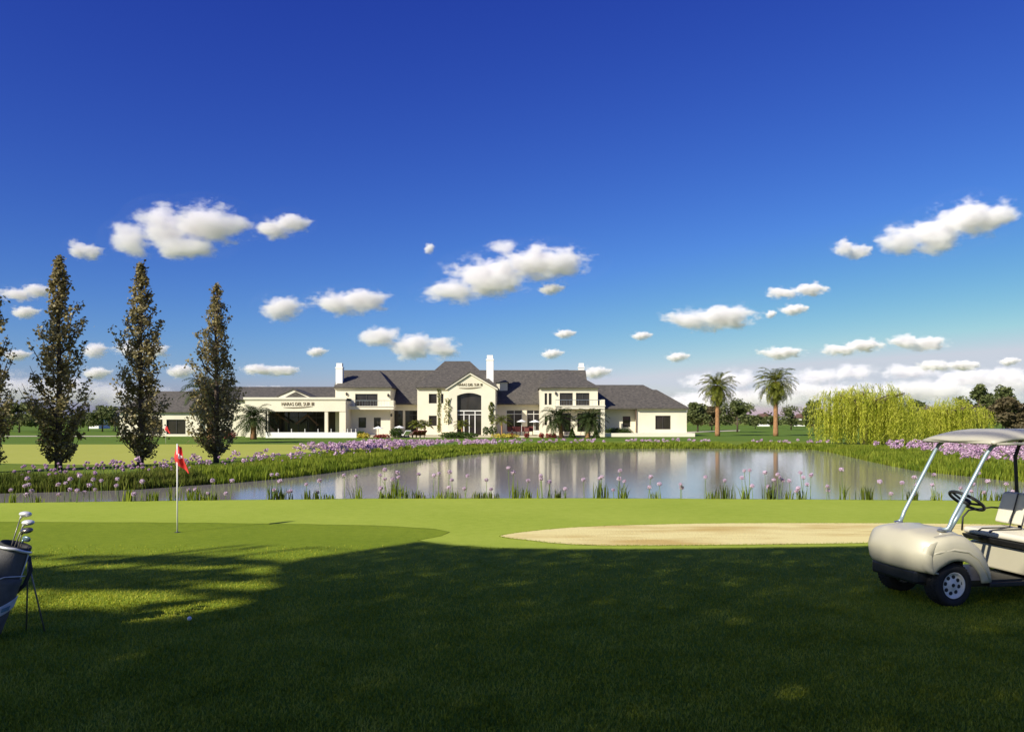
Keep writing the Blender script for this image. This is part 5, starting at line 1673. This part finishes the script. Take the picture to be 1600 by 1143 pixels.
BANKS = [
 ([(20,605,60,26),(110,610,75,26),(200,620,75,20),(300,625,70,16)], "pale cloud bank low behind the left poplars"),
 ([(1100,596,36,16),(1150,592,44,18),(1120,618,60,14)], "pale pinkish cloud bank behind the left tall palm"),
 ([(1275,588,44,15),(1330,580,44,14),(1235,605,40,14)], "pale pinkish cloud bank right of the right tall palm"),
 ([(1180,622,110,18),(1320,616,120,20),(1450,610,110,20),(1570,600,70,22)], "long pale cloud bank low over the willows"),
]
BANKS.append(([(1420,580,50,12),(1510,590,60,14),(1575,584,40,12)], "faint pale cloud veil low over the trees at the right edge"))
BANKS.append(([(1000,628,80,14),(1090,632,80,16),(880,634,90,12)], "long low pale cloud bank behind the clubhouse right wing"))  # added so that the pond mirrors a paler sky
BANKS.append(([(420,612,60,10),(510,618,70,10),(620,622,80,10)], "long faint cloud bank low behind the portico roof"))  # another added bank, there for the pond's pale reflection
for p, l in CLOUDS: cloud(p, l)
for p, l in BANKS: cloud(p, l, Z=5200.0, thick=0.9)

# ------------------------------------------------------------------ the tall trees beside the photographer whose shade lies on the foreground
M['canopy'] = leaf_mat("shade_tree_leaf", [(0.08, 0.10, 0.020), (0.16, 0.19, 0.03), (0.24, 0.26, 0.05)], 0.5, 0.3)
rng = np.random.default_rng(404)
top_line = [(430, 890), (445, 882), (480, 872), (540, 864), (600, 855), (660, 846), (700, 851), (760, 856), (880, 858.5), (1050, 858), (1250, 855.5), (1400, 853), (1600, 851), (2300, 849)]
def shade(px, py):
    """how much of this ground point lies in shade"""
    t = np.interp(px, [a for a, b in top_line], [b for a, b in top_line])
    main = (px > 430) & (py > t)
    X = (px - CX) / F * (F * CAMH / (py - HZ)); Y = F * CAMH / (py - HZ)
    n = np.array([mnoise.noise((x * 0.32 + 4, y * 2.1 + x * 0.22, 3.1)) + 0.45 * mnoise.noise((x * 1.3, y * 5.2 + x * .4, 8.0)) for x, y in zip(X, Y)])
    left_main = (px <= 445) & (py > 962 - 0.08 * px) & ((n > -0.45) | (py > 1000 - 0.1 * px))
    streak = (px <= 445) & (py > 868) & (py <= 975) & (n > 0.02)
    low_left = (px <= 520) & (py > 900) & (px > 430)
    return main | left_main | streak | low_left
n = 72000
Yg = rng.uniform(4.0, 14.5, n)
Xg = rng.uniform(-0.78, 0.85, n) * np.maximum(Yg, 7.0)
px = CX + Xg / Yg * F
py = HZ + F * CAMH / Yg
ok = shade(px, py)
Xg, Yg = Xg[ok], Yg[ok]
h = rng.uniform(10.5, 18.5, len(Xg))
ts = np.array(TO_SUN) / TO_SUN.z
P = np.stack([Xg, Yg, np.zeros(len(Xg))], 1) + h[:, None] * ts
# gaps through which the sun reaches the cart
ca, sa = math.cos(-CART_A), math.sin(-CART_A)
clear = np.ones(len(P), bool)
for z in np.linspace(0.42, 1.90, 14):
    q = P - (h - z)[:, None] * ts
    dx, dy = q[:, 0] - CART_O.x, q[:, 1] - CART_O.y
    lx, ly = ca * dx - sa * dy, sa * dx + ca * dy
    if z > 0.3: clear &= ~((np.hypot(q[:, 0] + 4.50, q[:, 1] - 7.25) < 0.22) & (z > 0.72) & (z < 1.35))
    clear &= ~((lx > -2.4) & (lx < 0.42) & (np.abs(ly) < 0.52))
P = P[clear]
P = P[(P[:, 2] - CAMH) > 0.60 * np.maximum(P[:, 1], 0) + 1.0]
stems_xy = np.array([(-15.5, -6.5), (-10.5, -4.0), (-6.0, -6.5), (-1.5, -3.5), (3.0, -6.0), (-13.0, -11.0), (-20, -3)])
own = np.argmin(np.linalg.norm(P[:, None, :2] - stems_xy[None], axis=2), axis=1)
for i, (x, y) in enumerate(stems_xy):
    C = P[own == i]
    if len(C) < 30: continue
    t = empty("shade_tree", (x, y, 0))
    tag(t, "tall leafy tree behind the viewpoint whose shade falls on the foreground turf", "tree", "tall shade trees behind the viewpoint")
    mb = MB().tube([(0, 0, 0), (0.1, 0.05, 4), (0, 0, 9), (0.1, 0, 15)], [0.35, 0.28, 0.18, 0.05], 10)
    for k in range(9):
        c = C[rng.integers(len(C))] - np.array([x, y, 0])
        mb.tube([(0, 0, 6 + k * 0.5), tuple(c * np.array([0.5, 0.5, 1]) - np.array([0, 0, 1.0])), tuple(c)], [0.09, 0.05, 0.015], 6)
    mb.build("trunk", M['bark'], t, smooth=True)
    V, Q = leaves(C - np.array([x, y, 0]), 0.18, 0.135, rng, up=0.6)
    np_object("crown", V, Q, M['canopy'], t)
